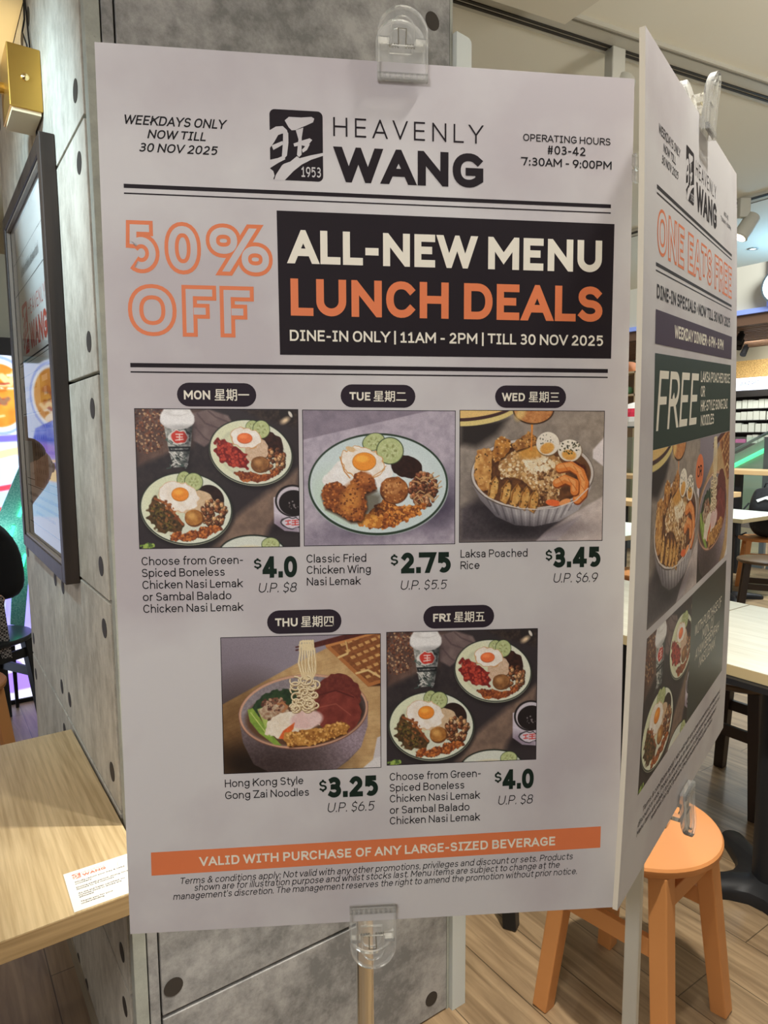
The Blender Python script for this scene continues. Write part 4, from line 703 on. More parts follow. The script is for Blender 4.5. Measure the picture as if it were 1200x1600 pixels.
# ---- right-hand board
RB = Board([(.6357, .4574, 1.8491), (1.1945, .6682, 1.8823), (1.2438, .6693, .8771), (.6762, .4845, .8538)], .008)
board_r = empty('poster_board', RB.P(300, 1000)); tag(board_r, 'white poster board with ONE EATS FREE in orange outline, turned edge-on at the right', 'poster', 'poster boards on the stands'); bpy.context.view_layer.update()
hang(board_mesh(RB, 'foam_board', None), board_r)
m_panel = mat('ink_dark_green', (52, 66, 58), .5, spec=.2); m_panel2 = mat('ink_deep_green', (34, 42, 36), .4, spec=.25); m_purple = mat('ink_plum', (78, 66, 80), .6, spec=.12); m_grey = mat('ink_grey', (54, 52, 54), .6, spec=.12)
p = Print(RB); p.text('WEEKDAYS ONLY', 56.9, 162.2, 85.6, 10.2, m_grey, .165, B_IT); p.text('NOW TILL', 77.1, 137.2, 99.5, 9.2, m_grey, .165, B_IT); p.text('30 NOV 2025', 70.6, 151.4, 113.3, 9.4, m_grey, .165, B_IT); part(p, 'date_lettering', board_r); p = Print(RB); p.text('#03-42', 469.9, 509.7, 93, 7.2, m_grey, .14); p.text('7:30AM - 9:00PM', 440.9, 535, 104.4, 6.4, m_grey, .14); part(p, 'hours_lettering', board_r)
p = Print(RB); emblem(p, 194, 60, 47.8, 65, m_ink, m_paper); p.text('HEAVENLY', 253, 401, 84, 19.6, m_ink, .10, sp=.26); p.text('WANG', 256, 404.9, 126.6, 36, m_ink, .23); part(p, 'logo', board_r)
p = Print(RB)
for y0, y1 in ((140.2, 144.6), (148.2, 150.2), (222.4, 226.4), (230.3, 231.9)): p.rect(50.5, y0, 545, y1, m_grey)
part(p, 'ruled_lines', board_r)
p = Print(RB); outlined(p, 'ONE EATS FREE', 54, 545, 213, 51, m_orange, m_paper, .27, .07); part(p, 'outline_lettering', board_r)
p = Print(RB); p.text('DINE-IN SPECIALS • NOW TILL 30 NOV 2025', 56.1, 531, 260.8, 15.6, m_grey, .20); part(p, 'subtitle_lettering', board_r)
p = Print(RB); p.quad([(53.1, 273.2), (551, 274.4), (547.2, 312.3), (52.8, 311.4)], m_purple, .0009, 10, 4); p.text('WEEKDAY DINNER • 6 PM - 8 PM', 142.3, 471.3, 299.8, 15.6, m_cream, .20, h=.0014); part(p, 'date_strip', board_r)
p = Print(RB); p.quad([(53.7, 321.7), (545.4, 321.8), (546, 432.9), (55.4, 432.8)], m_panel, .0004, 10, 10); o = part(p, 'offer_panel', board_r)
p = Print(RB); p.text('FREE', 66, 290, 411.2, 70.4, m_cream, .135, .16, h=.0009, sp=.02); p.text('LAKSA POACHED RICE', 303.5, 535.3, 352.2, 15.4, m_cream, .16); p.text('OR', 305.4, 334.1, 373.2, 15.6, m_cream, .16); p.text('HK-STYLE GONG ZAI', 307.8, 517.3, 394.2, 16, m_cream, .16); p.text('NOODLES', 310.3, 404.2, 415.5, 16, m_cream, .16); q = p.build('offer_lettering', None); bpy.context.view_layer.update(); hang(q, o)
def photo_r(c, I, name='menu_photo', **kw): return hang(picture(name, RB, c, I, None, m_photo, .0005, **kw), board_r)
photo_r([(55.6, 433), (310, 433.4), (317, 653), (57, 652.8)], I_laksa, crop=(.02, 0, .98, 1)); photo_r([(310, 433.4), (545.6, 433.6), (552, 652), (317, 653)], I_nood, crop=(.12, .02, .98, 1))
p = Print(RB); p.ellipse(312, 481.5, 26, 25.5, m_orange, .0009); p.text('OR', 296.4, 327.6, 489.6, 17, m_ink, .15, h=.0013); part(p, 'or_badge', board_r)
photo_r([(59.7, 664), (293, 664), (297, 870.6), (55.6, 871.4)], I_two, crop=(0, 0, .90, 1))
p = Print(RB); p.quad([(293, 664), (550, 662), (555, 870), (297, 870.6)], m_panel2, .0004, 8, 12); o = part(p, 'purchase_panel', board_r)
p = Print(RB)
for t, a, b, y, c in (('WITH PURCHASE OF', 323.1, 520.9, 738, 17.5), ('MIN. (1)', 376, 460, 758.6, 17.5), ('AYAM BEREMPAH', 331.2, 508.7, 780, 17.5), ('NASI LEMAK', 362.4, 484.5, 801.6, 17.5)): p.text(t, a, b, y, c, m_cream, .12, .2)
q = p.build('purchase_lettering', None); bpy.context.view_layer.update(); hang(q, o)
p = Print(RB)
for t, a, b, y in (('Terms & conditions apply*. Not valid with any other promotions, privileges and', 83.4, 546.5, 909.4), ('discount or sets. Products shown are for illustration purpose and whilst stocks last.', 64.5, 550, 921.6), ("Menu items are subject to change at the management's discretion. The management", 61.4, 522.7, 933.6), ('reserves the right to amend the promotion without prior notice.', 124.9, 493.3, 944)): p.text(t, a, b, y, 8.2, m_grey, .13, .2)
part(p, 'terms_lettering', board_r)

# ---- stands and clear clips
m_steel = mat('stand_steel', (240, 236, 222), .2, .95); m_steel2 = mat('stand_grey', (206, 204, 192), .5, .35); m_base = mat('stand_base', (60, 60, 62), .5, .6)
m_clear = clear_plastic('clear_acrylic'); m_rim = clear_plastic('clear_acrylic_rim', (.99, .99, .975), .14, .22); m_clear2 = clear_plastic('clear_acrylic_thick', (.985, .985, .97), .22, .2); m_spring = mat('spring_steel', (150, 144, 124), .35, .9)
def stand(bd, u, back, m, square, label):
    a = bd.P(u, 1000)-bd.n*back; t = empty('sign_stand', (a.x, a.y, 0)); tag(t, label, 'stand', 'poster stands')
    k = MB()
    if square: k.box((0, 0, .93), (.0235, .0235, 1.82), Matrix.Rotation(R(24), 3, 'Z')); k.build('pole', m, t, bevel=.003)
    else: k.lathe([(.0, .02), (.0112, .02), (.0112, 1.84), (.0, 1.84)], (0, 0, 0), 28); k.build('pole', m, t, smooth=40)
    MB().lathe([(.0, .0), (.15, .0), (.15, .006), (.14, .012), (.03, .02), (.0, .02)], (0, 0, 0), 40).build('base_plate', m_base, t, smooth=40)
    for z in (.90, 1.80):
        b = bd.P(u, 1000*(1.85-z))-bd.n*.011; MB().bar((0, 0, z), (b.x-a.x, b.y-a.y, z), .022, .016).build('clip_arm', m_base, t, bevel=.002)
    return t
stand(FB, 284, .050, m_steel, False, 'shiny round steel pole standing behind the lunch-deals poster'); stand(RB, 300, .066, m_steel2, True, 'grey square pole standing behind the ONE EATS FREE poster')
def clip(bd, uc, edge, sgn, label, tilt=.10, th=.0022):
    """two clear jaws gripping the board; sgn -1 stands above the top edge, +1 hangs below the bottom edge"""
    t = empty('clear_clip', bd.P(uc, edge)); tag(t, label, 'clip', 'clear plastic sign clips'); bpy.context.view_layer.update()
    lean = lambda d: max(0, d-6)*tilt/1000
    def fn(side, h0): return lambda u, d, l: bd.P(uc+u, edge+sgn*d, (h0+l+lean(d)) if side > 0 else (-.006-h0-l-lean(d)))
    arch = lambda w_, a, b, r: [(-w_, a), (w_, a)]+[(r*math.cos(R(x)), b+r*math.sin(R(x))) for x in range(0, 181, 12)]
    def ring(k, outer, inner, f, a, b):
        n = len(outer); vs = [f(u, d, l) for l in (a, b) for q in (outer, inner) for u, d in q]
        k.add(vs, [(i, (i+1) % n, n+(i+1) % n, n+i) for i in range(n)]+[(2*n+i, 3*n+i, 3*n+(i+1) % n, 2*n+(i+1) % n) for i in range(n)]+[(i, 2*n+i, 2*n+(i+1) % n, (i+1) % n) for i in range(n)]+[(n+i, n+(i+1) % n, 3*n+(i+1) % n, 3*n+i) for i in range(n)])
    for side, name in ((1, 'front_jaw'), (-1, 'rear_jaw')):
        f = fn(side, .0012); k = MB(); k.prism(arch(28, -22, 26, 28), f, 0, th); j = hang(k.build(name, m_clear if th < .004 else m_clear2, None, bevel=0 if th < .004 else .0015), t)
        k = MB(); ring(k, arch(28.2, -22.2, 26, 28.2), arch(25.6, -19.6, 26, 25.6), f, th-.0002, th+.0028); ring(k, arch(13.8, 14, 31, 13.8), arch(12.2, 15.6, 31, 12.2), f, th-.0002, th+.0018)
        k.prism([(-28, -22), (28, -22), (28, -14), (-28, -14)], f, th-.0002, th+.004)
        for i in range(9): x = -25+i*6; k.prism([(x, -21), (x+3.4, -21), (x+3.4, -15), (x, -15)], f, th+.0038, th+.005)
        bpy.context.view_layer.update(); hang(k.build('rim', m_rim, None), j)
    f = fn(1, 0)
    for a, b in ((-27, -15), (15, 27)):
        k = MB(); k.prism([(a, 17), (b, 17), (b, 24), (a, 24)], lambda u, d, l: bd.P(uc+u, edge+sgn*d, l), -.009, .0055); hang(k.build('hinge', m_rim, None), t)
    k = MB()
    k.tube([bd.P(uc+x, edge+sgn*(17+1.3*math.sin(x*2.1)), .0015+.0018*math.cos(x*2.1)) for x in np.linspace(-14, -4, 40)], .0009, 6); k.tube([bd.P(uc+x, edge+sgn*(17+1.3*math.sin(x*2.1)), .0015+.0018*math.cos(x*2.1)) for x in np.linspace(4, 14, 40)], .0009, 6)
    k.tube([bd.P(uc-4, edge+sgn*17, .0025), bd.P(uc-4.5, edge+sgn*34, .004), bd.P(uc+4.5, edge+sgn*34, .004), bd.P(uc+4, edge+sgn*17, .0025)], .0008, 6)
    hang(k.build('spring', m_spring, None, smooth=40), t); return t
clip(FB, 327.5, 0, -1, 'clear plastic clip on the top edge of the lunch-deals poster'); clip(FB, 289.5, 1000, 1, 'clear plastic clip on the bottom edge of the lunch-deals poster')
sc0 = empty('clear_clip', RB.P(0, 135)); tag(sc0, 'small clear plastic clip on the left edge of the ONE EATS FREE poster', 'clip', 'clear plastic sign clips'); bpy.context.view_layer.update()
for v0, v1, nm in ((122, 134, 'upper_jaw'), (137, 149, 'lower_jaw')): hang(MB().prism([(-9, v0), (3, v0), (3, v1), (-9, v1)], lambda u, v, l: RB.P(u, v, l), -.0105, -.0062).build(nm, m_clear2, None, bevel=.0006), sc0)
clip(RB, 300, 0, -1, 'clear plastic clip on the top edge of the ONE EATS FREE poster', .22, .007); clip(RB, 300, 1000, 1, 'clear plastic clip on the bottom edge of the ONE EATS FREE poster', .22, .007)

# ================================================================ FRAMED POSTER ON THE PILLAR
def near(root):
    bpy.context.view_layer.update()
    return root
m_frame = mat('dark_oak_frame', (38, 30, 26), .5, c2=(56, 45, 38), scale=30, stretch=(1, 1, .08), detail=4)
fr = empty('framed_poster', (XL, 1.835, 1.14)); tag(fr, 'dark wooden picture frame with a red-lettered print hung on the pillar', 'picture frame'); near(fr)
FX = .234; fy0, fy1, fz0, fz1 = 1.51, 2.17, 1.138, 2.027; mw = .034
for a, b in (((FX, fy0, fz0), (XL-.0005, fy0+mw, fz1)), ((FX, fy1-mw, fz0), (XL-.0005, fy1, fz1)), ((FX, fy0+mw, fz0), (XL-.0005, fy1-mw, fz0+mw)), ((FX, fy0+mw, fz1-mw), (XL-.0005, fy1-mw, fz1))):
    hang(MB().span(a, b).build('frame_member', m_frame, None, bevel=.002), fr)
k = MB(); e = .006
for a, b in (((FX+.004, fy0+mw, fz0+mw), (FX+.012, fy0+mw+e, fz1-mw)), ((FX+.004, fy1-mw-e, fz0+mw), (FX+.012, fy1-mw, fz1-mw)), ((FX+.004, fy0+mw, fz0+mw), (FX+.012, fy1-mw, fz0+mw+e)), ((FX+.004, fy0+mw, fz1-mw-e), (FX+.012, fy1-mw, fz1-mw))): k.span(a, b)
hang(k.build('inner_bead', mat('frame_bead', (120, 108, 96), .5), None), fr)
FP = FlatPlane((FX+.0145, fy1-mw, fz1-mw), (0, -1, 0), (0, 0, -1)); pw, ph = (fy1-fy0-2*mw)*1000, (fz1-fz0-2*mw)*1000
m_fpap = mat('print_paper', (238, 236, 230), .6); m_red = mat('ink_red', (214, 74, 58), .6); m_tan = mat('ink_tan', (176, 146, 120), .7, c2=(198, 172, 148), scale=14); m_brown = mat('ink_brown', (120, 96, 78), .7); m_slate = mat('ink_slate', (92, 94, 100), .6)
p = Print(FP); p.rect(0, 0, pw, ph, m_fpap, .0, 4); pr = hang(p.build('print', None), fr); near(fr)
p = Print(FP)
def small_type(x0, x1, y, n, hgt, m, seed):
    r = random.Random(seed); x = x0
    while x < x1:
        w_ = r.uniform(4, 16); x2 = min(x+w_, x1); q = x
        while q < x2: p.rect(q, y-hgt*r.choice((1, .7, .7)), min(q+1.6, x2), y, m, .0004, 1); q += 2.9
        x = x2+4
p.rect(20, 96, pw-20, 97.2, m_ink, .0003); small_type(150, 440, 150, 0, 26, m_ink, 1); p.rect(20, 176, pw-20, 178, m_ink, .0003)
small_type(60, 300, 432, 0, 18, m_ink, 2); small_type(110, 230, 462, 0, 18, m_ink, 3)
for y in (660, 690, 712): pass
small_type(40, 560, 706, 0, 10, m_ink, 5); small_type(40, 570, 728, 0, 10, m_ink, 6); small_type(150, 450, 750, 0, 10, m_ink, 7)
for y in (470, 500, 530, 560, 590, 620): small_type(400, 570, y, 0, 9, m_slate, y)
for a, b in ((352, 356), (362, 363.5), (392, 393.5), (488, 490), (660, 662), (678, 680), (778, 780)): p.rect(20, a, pw-20 if a < 380 or a > 600 else 330, b, m_ink, .0003)
p.rect(328, 392, 329.5, 490, m_ink, .0003, 1); hang(p.build('small_lettering', None), pr); near(fr)
p = Print(FP); emblem(p, 120, 215, 96, 124, m_red, m_fpap, .0004); p.text('HEAVENLY', 236, 500, 256, 34, m_red, .10, sp=.26); p.text('WANG', 236, 500, 336, 62, m_red, .23); hang(p.build('logo', None), pr)
p = Print(FP); p.rect(345, 392, 560, 470, m_slate, .0003, 2); p.rect(380, 410, 460, 424, m_fpap, .0006, 1); p.rect(400, 436, 440, 456, m_fpap, .0006, 1); p.rect(20, 494, 335, 560, m_tan, .0003, 2)
p.poly([(150, 560), (200, 520), (330, 512), (400, 530), (400, 676), (160, 676)], m_tan, .0005)
for i in range(5):
    for j in range(6): p.rect(210+i*34, 545+j*21, 220+i*34, 556+j*21, m_brown, .0008, 1)
for x in (200, 372): p.rect(x, 520, x+3, 676, m_brown, .0008, 1)
p.rect(150, 534, 400, 537, m_brown, .0008, 1); hang(p.build('building_drawing', None), pr)
m = bpy.data.materials.new('picture_glass'); m.use_nodes = True; nt = m.node_tree; nt.nodes.remove(nt.nodes['Principled BSDF']); t = N(nt, 'ShaderNodeBsdfTransparent'); g = N(nt, 'ShaderNodeBsdfGlossy'); g.inputs['Roughness'].default_value = .0; f_ = N(nt, 'ShaderNodeFresnel', IOR=1.3); b = N(nt, 'ShaderNodeMixShader')
nt.links.new(f_.outputs[0], b.inputs[0]); nt.links.new(t.outputs[0], b.inputs[1]); nt.links.new(g.outputs[0], b.inputs[2]); nt.links.new(b.outputs[0], nt.nodes['Material Output'].inputs[0]); m_glass = m
gl = MB().add([(FX+.0125, fy0+mw, fz0+mw), (FX+.0125, fy1-mw, fz0+mw), (FX+.0125, fy1-mw, fz1-mw), (FX+.0125, fy0+mw, fz1-mw)], [(0, 3, 2, 1)]).build('glass', m_glass, None, fix=False); hang(gl, fr)

# ================================================================ BRASS WALL LAMP
m_brass = mat('brass', (206, 164, 82), .32, .9); m_cream2 = mat('lamp_cream', (226, 206, 168), .5); m_black = mat('black_metal', (24, 24, 26), .5)
wl = empty('wall_lamp', (XL, 1.70, 2.12)); tag(wl, 'square brass wall lamp with looped black cable above the picture frame', 'wall lamp'); near(wl)
hang(MB().span((XL-.062, 1.615, 2.105), (XL-.0005, 1.735, 2.225)).build('brass_box', [m_brass], None, bevel=.002), wl)
hang(MB().span((XL-.058, 1.62, 2.098), (XL-.004, 1.73, 2.105)).build('lower_cover', m_cream2, None), wl)
hang(MB().lathe([(.0, 0), (.006, 0), (.0075, .003), (.004, .006), (.0, .007)], (XL-.031, 1.6155, 2.165), 16, Matrix.Rotation(R(90), 3, 'X')).build('screw', mat('bright_brass', (246, 220, 160), .15, 1), None, smooth=50), wl)
hang(MB().lathe([(.0, 0), (.011, 0), (.011, .05), (.018, .055), (.018, .075), (.0, .078)], (XL-.062, 1.69, 2.165), 20, Matrix.Rotation(R(-90), 3, 'Y')).build('arm', m_brass, None, smooth=40), wl)
hang(MB().lathe([(.0, 0), (.03, 0), (.034, -.004), (.034, -.09), (.030, -.09), (.030, -.01), (.0, -.01)], (XL-.152, 1.69, 2.185), 24).build('lamp_shade', m_brass, None, smooth=40), wl)
hang(MB().tube([(XL-.004, 1.70, 2.225), (XL-.012, 1.70, 2.27), (XL-.014, 1.735, 2.31), (XL-.006, 1.75, 2.345), (XL-.004, 1.755, 2.40)], .0018, 8).tube([(XL-.004, 1.70, 2.225), (XL-.004, 1.722, 2.30), (XL-.004, 1.745, 2.40)], .0018, 8).build('cable', mat('black_cable', (20, 20, 22), .5), None), wl)

hang(MB().tube([(XL-.003, 1.70, 2.105), (XL-.003, 1.69, 2.04)], .0015, 8).build('lower_cable', m_black, None), wl)
# ================================================================ TABLES
m_oak_l = oak('light_oak_top', (172, 148, 106), (206, 183, 140), 'Y', .45); m_oak_e = oak('light_oak_edge', (158, 130, 88), (188, 158, 112), 'X', .5)
m_oak_c = oak('pale_oak_top', (190, 187, 168), (212, 210, 194), 'Y', .28); m_oak_ce = mat('pale_oak_edge', (168, 150, 112), .5); m_wht = mat('white_top', (226, 230, 218), .22)
def table(x0, x1, y0, y1, top, edge, label, group, px=None, py=None, arm=.31, rot=0, th=.034, rad=.052):
    cx, cy = (px or (x0+x1)/2), (py or (y0+y1)/2); t = empty('cafe_table', (cx, cy, 0), 0); tag(t, label, 'table', group)
    MB().span((x0-cx, y0-cy, .75-th), (x1-cx, y1-cy, .749)).build('edge_band', edge, t, bevel=.001); MB().span((x0-cx+.0004, y0-cy+.0004, .7485), (x1-cx-.0004, y1-cy-.0004, .75)).build('table_top', top, t)
    MB().lathe([(.0, .05), (rad, .05), (rad, .70), (.0, .70)], (0, 0, 0), 28).build('pedestal', m_black, t, smooth=40); MB().box((0, 0, .706), (.34, .34, .018)).build('mount_plate', m_black, t)
    k = MB(); O = []                                                # four-armed foot with rounded ends and scooped sides
    for q in range(4):
        a = rot+q*90; ca, sa = math.cos(R(a)), math.sin(R(a))
        L = [(.09, .06), (.14, .042)]+[(arm-.035, .034)]+[(arm-.035+.034*math.sin(R(z)), .034*math.cos(R(z))) for z in (30, 60, 90, 120, 150)]+[(arm-.035, -.034), (.14, -.042), (.09, -.06)]
        O += [(u*ca+v*sa, u*sa-v*ca) for u, v in L]
    n = len(O); sc = lambda f: [(x*f, y*f) for x, y in O]; lv = [(1, .0), (1, .022), (.955, .036), (.60, .052), (.25, .060)]
    vs = [(x, y, z) for f, z in lv for x, y in sc(f)]; k.add(vs, [tuple(reversed(range(n))), tuple(range(4*n, 5*n))]+[(l*n+i, l*n+(i+1) % n, (l+1)*n+(i+1) % n, (l+1)*n+i) for l in range(4) for i in range(n)]); k.build('foot', m_black, t, smooth=45)
    return t
G_T = 'cafe tables'
table(-.36, .2585, 1.016, 1.706, m_oak_l, m_oak_e, 'light oak cafe table against the pillar with a notice card on its corner', G_T, px=-.16, py=1.42)
table(1.972, 2.738, .56, 1.388, m_oak_c, m_oak_ce, 'pale cafe table with black pedestal right of the ONE EATS FREE poster', G_T, px=2.12, py=.97, arm=.30, rot=52, rad=.050)
table(1.972, 2.738, 1.393, 2.22, m_oak_c, m_oak_ce, 'pale cafe table glimpsed in the gap between the two posters', G_T, px=2.36, py=1.715, rot=52)
table(5.45, 6.145, 2.86, 3.46, m_wht, m_oak_ce, 'white-topped cafe table in front of the black backpack', G_T, rot=45)
table(3.87, 4.57, 2.86, 3.46, m_wht, m_oak_ce, 'farther white-topped table seen in the gap between the posters', G_T, rot=45)

# notice card on the left table
CP = FlatPlane((.1275, 1.1245, .7504), (1, -.02, 0), (-.02, -1, 0))
cd = tag(MB().add([CP.P(u, v, h) for h in (0, .0002) for u, v in ((18, 0), (126, 0), (126, 104), (18, 104))], BOXF).build('notice_card', mat('card_white', (236, 232, 222), .4)), 'white notice card with a red logo stuck on the corner of the left oak table', 'card')
cd.data.transform(Matrix.Identity(4)); near(cd)
p = Print(CP); m_cred = mat('ink_coral', (226, 120, 96), .6); emblem(p, 29, 9, 12, 14, m_cred, cd.data.materials[0], .0012); p.text('HEAVENLY', 43, 78, 13.5, 4.6, m_cred, .11, sp=.26, h=.0012); p.text('WANG', 43, 78, 22, 7, m_cred, .23, h=.0012); hang(p.build('logo', None), cd)
p = Print(CP)
for t, x1, y in (('Kindly return your tray & used', 104, 33), ('crockery', 54, 38), ('During peak period, dining time is', 112, 48), ('limited to 45 minutes', 84, 53), ('As we are halal-certified, no', 98, 64), ('outside food or drinks are', 92, 69), ('allowed', 50, 74), ('Thank you for your', 76, 86), ('understanding', 62, 91)): p.text(t, 30, x1, y, 3.4, m_ink2, .19, h=.0012)
hang(p.build('notice_lettering', None), cd)
p = Print(CP); m_wash = mat('ink_wash', (196, 188, 176), .6); p.ellipse(110, 84, 10, 3, m_ink, .0012); p.poly([(101, 84), (119, 84), (116, 94), (105, 94)], m_wash, .0014); p.ellipse(110, 97, 12, 3, m_wash, .0012)
hang(p.build('cup_drawing', None), cd); p = Print(CP)
for q in range(20): a, b = R(q*18), R(q*18+16); p.poly([(108+13*math.cos(a), 22+13*math.sin(a)), (108+13*math.cos(b), 22+13*math.sin(b)), (108+12*math.cos(b), 22+12*math.sin(b)), (108+12*math.cos(a), 22+12*math.sin(a))], m_wash, .0012)
hang(p.build('ring_drawing', None), cd)

# ================================================================ STOOLS
def make_stool(m, ms, label, group):
    t = empty('round_stool'); tag(t, label, 'stool', group)
    MB().lathe([(.0, .472), (.176, .472), (.186, .478), (.188, .486), (.188, .493), (.184, .4985), (.178, .5), (.0, .5)], (0, 0, 0), 56).build('seat', ms, t, smooth=35)
    b, a = .1565, .112
    for i, j in ((-1, -1), (1, -1), (1, 1), (-1, 1)): MB().bar((i*b, j*b, 0), (i*a, j*a, .474), .040, .040, (0, 1, 0), .044, .044).build('leg', m, t, bevel=.0035)
    for i, z in ((0, .30), (1, .405), (2, .30), (3, .405)):
        q = b+(a-b)*z/.474; c, s = ((1, 0), (0, 1), (-1, 0), (0, -1))[i]; P = lambda u: (c*q-s*u, s*q+c*u, z)
        MB().bar(P(-q), P(q), .018, .044).build('stretcher', m, t, bevel=.002)
    return t
m_or = mat('orange_paint', (202, 138, 80), .5); m_ors = mat('orange_seat', (196, 130, 74), .5); m_bk = mat('black_paint', (26, 27, 28), .4); m_bks = mat('black_seat', (40, 44, 46), .28); m_br = mat('walnut_leg', (52, 38, 28), .45); m_brs = mat('walnut_seat', (86, 68, 50), .3)
G_S = 'round cafe stools'
so = make_stool(m_or, m_ors, 'orange wooden stool at the lower right, half behind the ONE EATS FREE poster', G_S); so.location = (1.392, .946, 0); so.rotation_euler.z = R(8)
s2 = label_set(copy_tree(so), 'orange stool at the left edge behind the light oak table'); s2.location = (.045, 3.02, 0); s2.rotation_euler.z = R(20)
s3 = label_set(copy_tree(so), 'far orange stool carrying the black backpack'); s3.location = (6.30, 3.13, 0); s3.rotation_euler.z = R(35)
s4 = label_set(copy_tree(so), 'orange stool glimpsed in the gap between the two posters'); s4.location = (4.05, 2.80, 0); s4.rotation_euler.z = R(10)
sb = make_stool(m_bk, m_bks, 'black stool under the seated person in black at the left edge', G_S); sb.location = (.225, 3.70, 0); sb.rotation_euler.z = R(28)
sc_ = label_set(copy_tree(sb), 'black stool mostly hidden behind the lunch-deals poster, one leg tip showing below'); sc_.location = (1.413, 1.537, 0)
sd = make_stool(m_br, m_brs, 'dark walnut stool tucked under the pale table at the right', G_S); sd.location = (2.64, 1.355, 0); sd.rotation_euler.z = R(0)
se = label_set(copy_tree(sd), 'dark walnut stool standing in front of the white-topped table'); se.location = (5.22, 2.56, 0); se.rotation_euler.z = R(30)

# ================================================================ BACKPACK ON THE FAR STOOL
bp_ = empty('backpack', (6.30, 3.13, .5)); tag(bp_, 'black backpack with a white mark sitting on the far orange stool', 'bag'); bp_.location = (6.33, 3.08, .5); bp_.scale = (.86, .86, .90); near(bp_); m_nyl = mat('black_nylon', (20, 20, 22), .55, c2=(30, 30, 33), scale=40)
def blob(name, c, r, m, parent, sub=3, sq=.7, lump=0):
    bm = bmesh.new(); bmesh.ops.create_icosphere(bm, subdivisions=sub, radius=1)
    for v in bm.verts:
        n = v.co.normalized(); q = Vector([math.copysign(abs(w_)**sq, w_) for w_ in n]); q *= 1+lump*(math.sin(n.x*7+n.z*5)+math.sin(n.y*9-n.z*4))*.5; v.co = Vector([q[i]*r[i] for i in range(3)])
    me = bpy.data.meshes.new(name); bm.to_mesh(me); bm.free(); me.materials.append(m); me.polygons.foreach_set('use_smooth', [True]*len(me.polygons)); o = bpy.data.objects.new(name, me); COL.objects.link(o); o.location = c; o.parent = parent; return o
blob('pack', (0, 0, .255), (.15, .19, .255), m_nyl, bp_, 4, .72, .03); blob('front_pocket', (-.12, -.03, .15), (.06, .14, .13), m_nyl, bp_, 3, .7, .02)
MB().tube([(-.1, .17, .34), (-.16, .24, .22), (-.17, .30, .06), (-.12, .28, -.02), (-.06, .2, .03)], .009, 8).build('strap', m_nyl, bp_); MB().tube([(-.02, -.05, .50), (-.03, -.03, .545), (-.03, .04, .545), (-.02, .06, .50)], .008, 8).build('top_handle', m_nyl, bp_)
k = MB(); k.prism([(-.02, 0), (.05, .028), (.09, .02), (.105, .045), (.06, .05), (.0, .03), (-.035, .018)], lambda u, v, l: (-.148+l, .03-u*1.1, .36+v*1.3), 0, -.012); k.build('white_mark', mat('white_print', (216, 216, 214), .5), bp_)

# ================================================================ LED SCREEN AT THE FAR LEFT
def screen_art(n=240):
    c = Canvas(1500, 1850, n, (206, 220, 250), 9)               # 1 unit = 1 mm, x from -.9 m, Y down from z = 1.87
    c.po([(0, 0), (1500, 0), (1500, 40), (0, 30)], (40, 60, 62)); c.po([(1200, 30), (1500, 40), (1500, 90), (1200, 70)], (60, 90, 170)); c.el(1220, 200, 320, 210, (236, 240, 255), soft=20)
    def soup(x, y, rx, ry):
        c.el(x, y, rx*1.25, ry*1.3, (232, 238, 255)); c.el(x, y, rx*1.22, ry*1.25, (150, 172, 236)); c.el(x, y, rx*1.12, ry*1.13, (240, 244, 255)); c.el(x, y, rx, ry, (222, 160, 66), 0, (200, 128, 48), sc=60)
        for k in range(13): a, b, d = c.rng.randn(3); q = x+rx*.45*a*.6; v = y+ry*.5*b*.7; c.line([(q-rx*.3, v), (q-rx*.05, v-ry*.08*d), (q+rx*.2, v+ry*.06*d), (q+rx*.38, v-ry*.04)], 9+8*abs(d), [(246, 228, 206), (166, 74, 62), (244, 206, 150), (150, 110, 84), (186, 110, 40)][k % 5])
    soup(760, 205, 96, 150); soup(1270, 210, 130, 165)
    c.po([(640, 420), (760, 330), (860, 380), (880, 470), (700, 480)], (70, 96, 214), (140, 160, 240), sc=40); c.po([(560, 500), (1000, 430), (1000, 540), (560, 560)], (150, 120, 226), (180, 170, 246), sc=120, soft=30); c.po([(560, 560), (1000, 540), (1000, 556), (560, 576)], (244, 206, 170)); c.po([(560, 580), (1000, 556), (1000, 630), (560, 650)], (120, 92, 206), soft=10)
    c.po([(1100, 430), (1500, 400), (1500, 440), (1100, 460)], (120, 110, 226)); c.po([(560, 650), (1500, 440), (1500, 560), (1330, 520), (560, 730)], (246, 214, 160), soft=8); c.po([(560, 740), (1330, 525), (1500, 600), (1500, 760), (560, 900)], (176, 214, 250), (206, 228, 252), sc=150, soft=12)
    c.po([(1180, 690), (1310, 670), (1310, 700), (1180, 720)], (232, 66, 84)); c.po([(1160, 800), (1260, 790), (1240, 860), (1160, 860)], (240, 70, 70)); c.po([(0, 640), (560, 620), (560, 1200), (0, 1200)], (236, 232, 250), (190, 180, 240), sc=200)
    c.po([(1250, 1000), (1500, 900), (1500, 1500), (1220, 1500)], (150, 140, 236), (206, 206, 252), sc=150); c.po([(1240, 1500), (1500, 1440), (1500, 1850), (1200, 1850)], (232, 234, 250), (206, 206, 246), sc=60)
    for k in range(16): x = 1200+c.rng.rand()*280; y = 1480+c.rng.rand()*330; c.el(x, y, 30, 18, (150, 126, 232), c.rng.rand()*90)
    c.po([(1180, 1700), (1500, 1660), (1500, 1790), (1180, 1800)], (158, 126, 236))
    return c.I
ls = empty('led_screen', (-.15, 4.1, .02)); tag(ls, 'bright LED screen with a noodle bowl picture, partly hidden behind the pillar', 'screen'); near(ls)
hang(picture('display_panel', None, None, screen_art(), None, colour_grid('led_picture', 1.5, .4), fn=lambda a, b: (-.9+1.5*a, 4.098, 1.87-1.85*b)), ls)
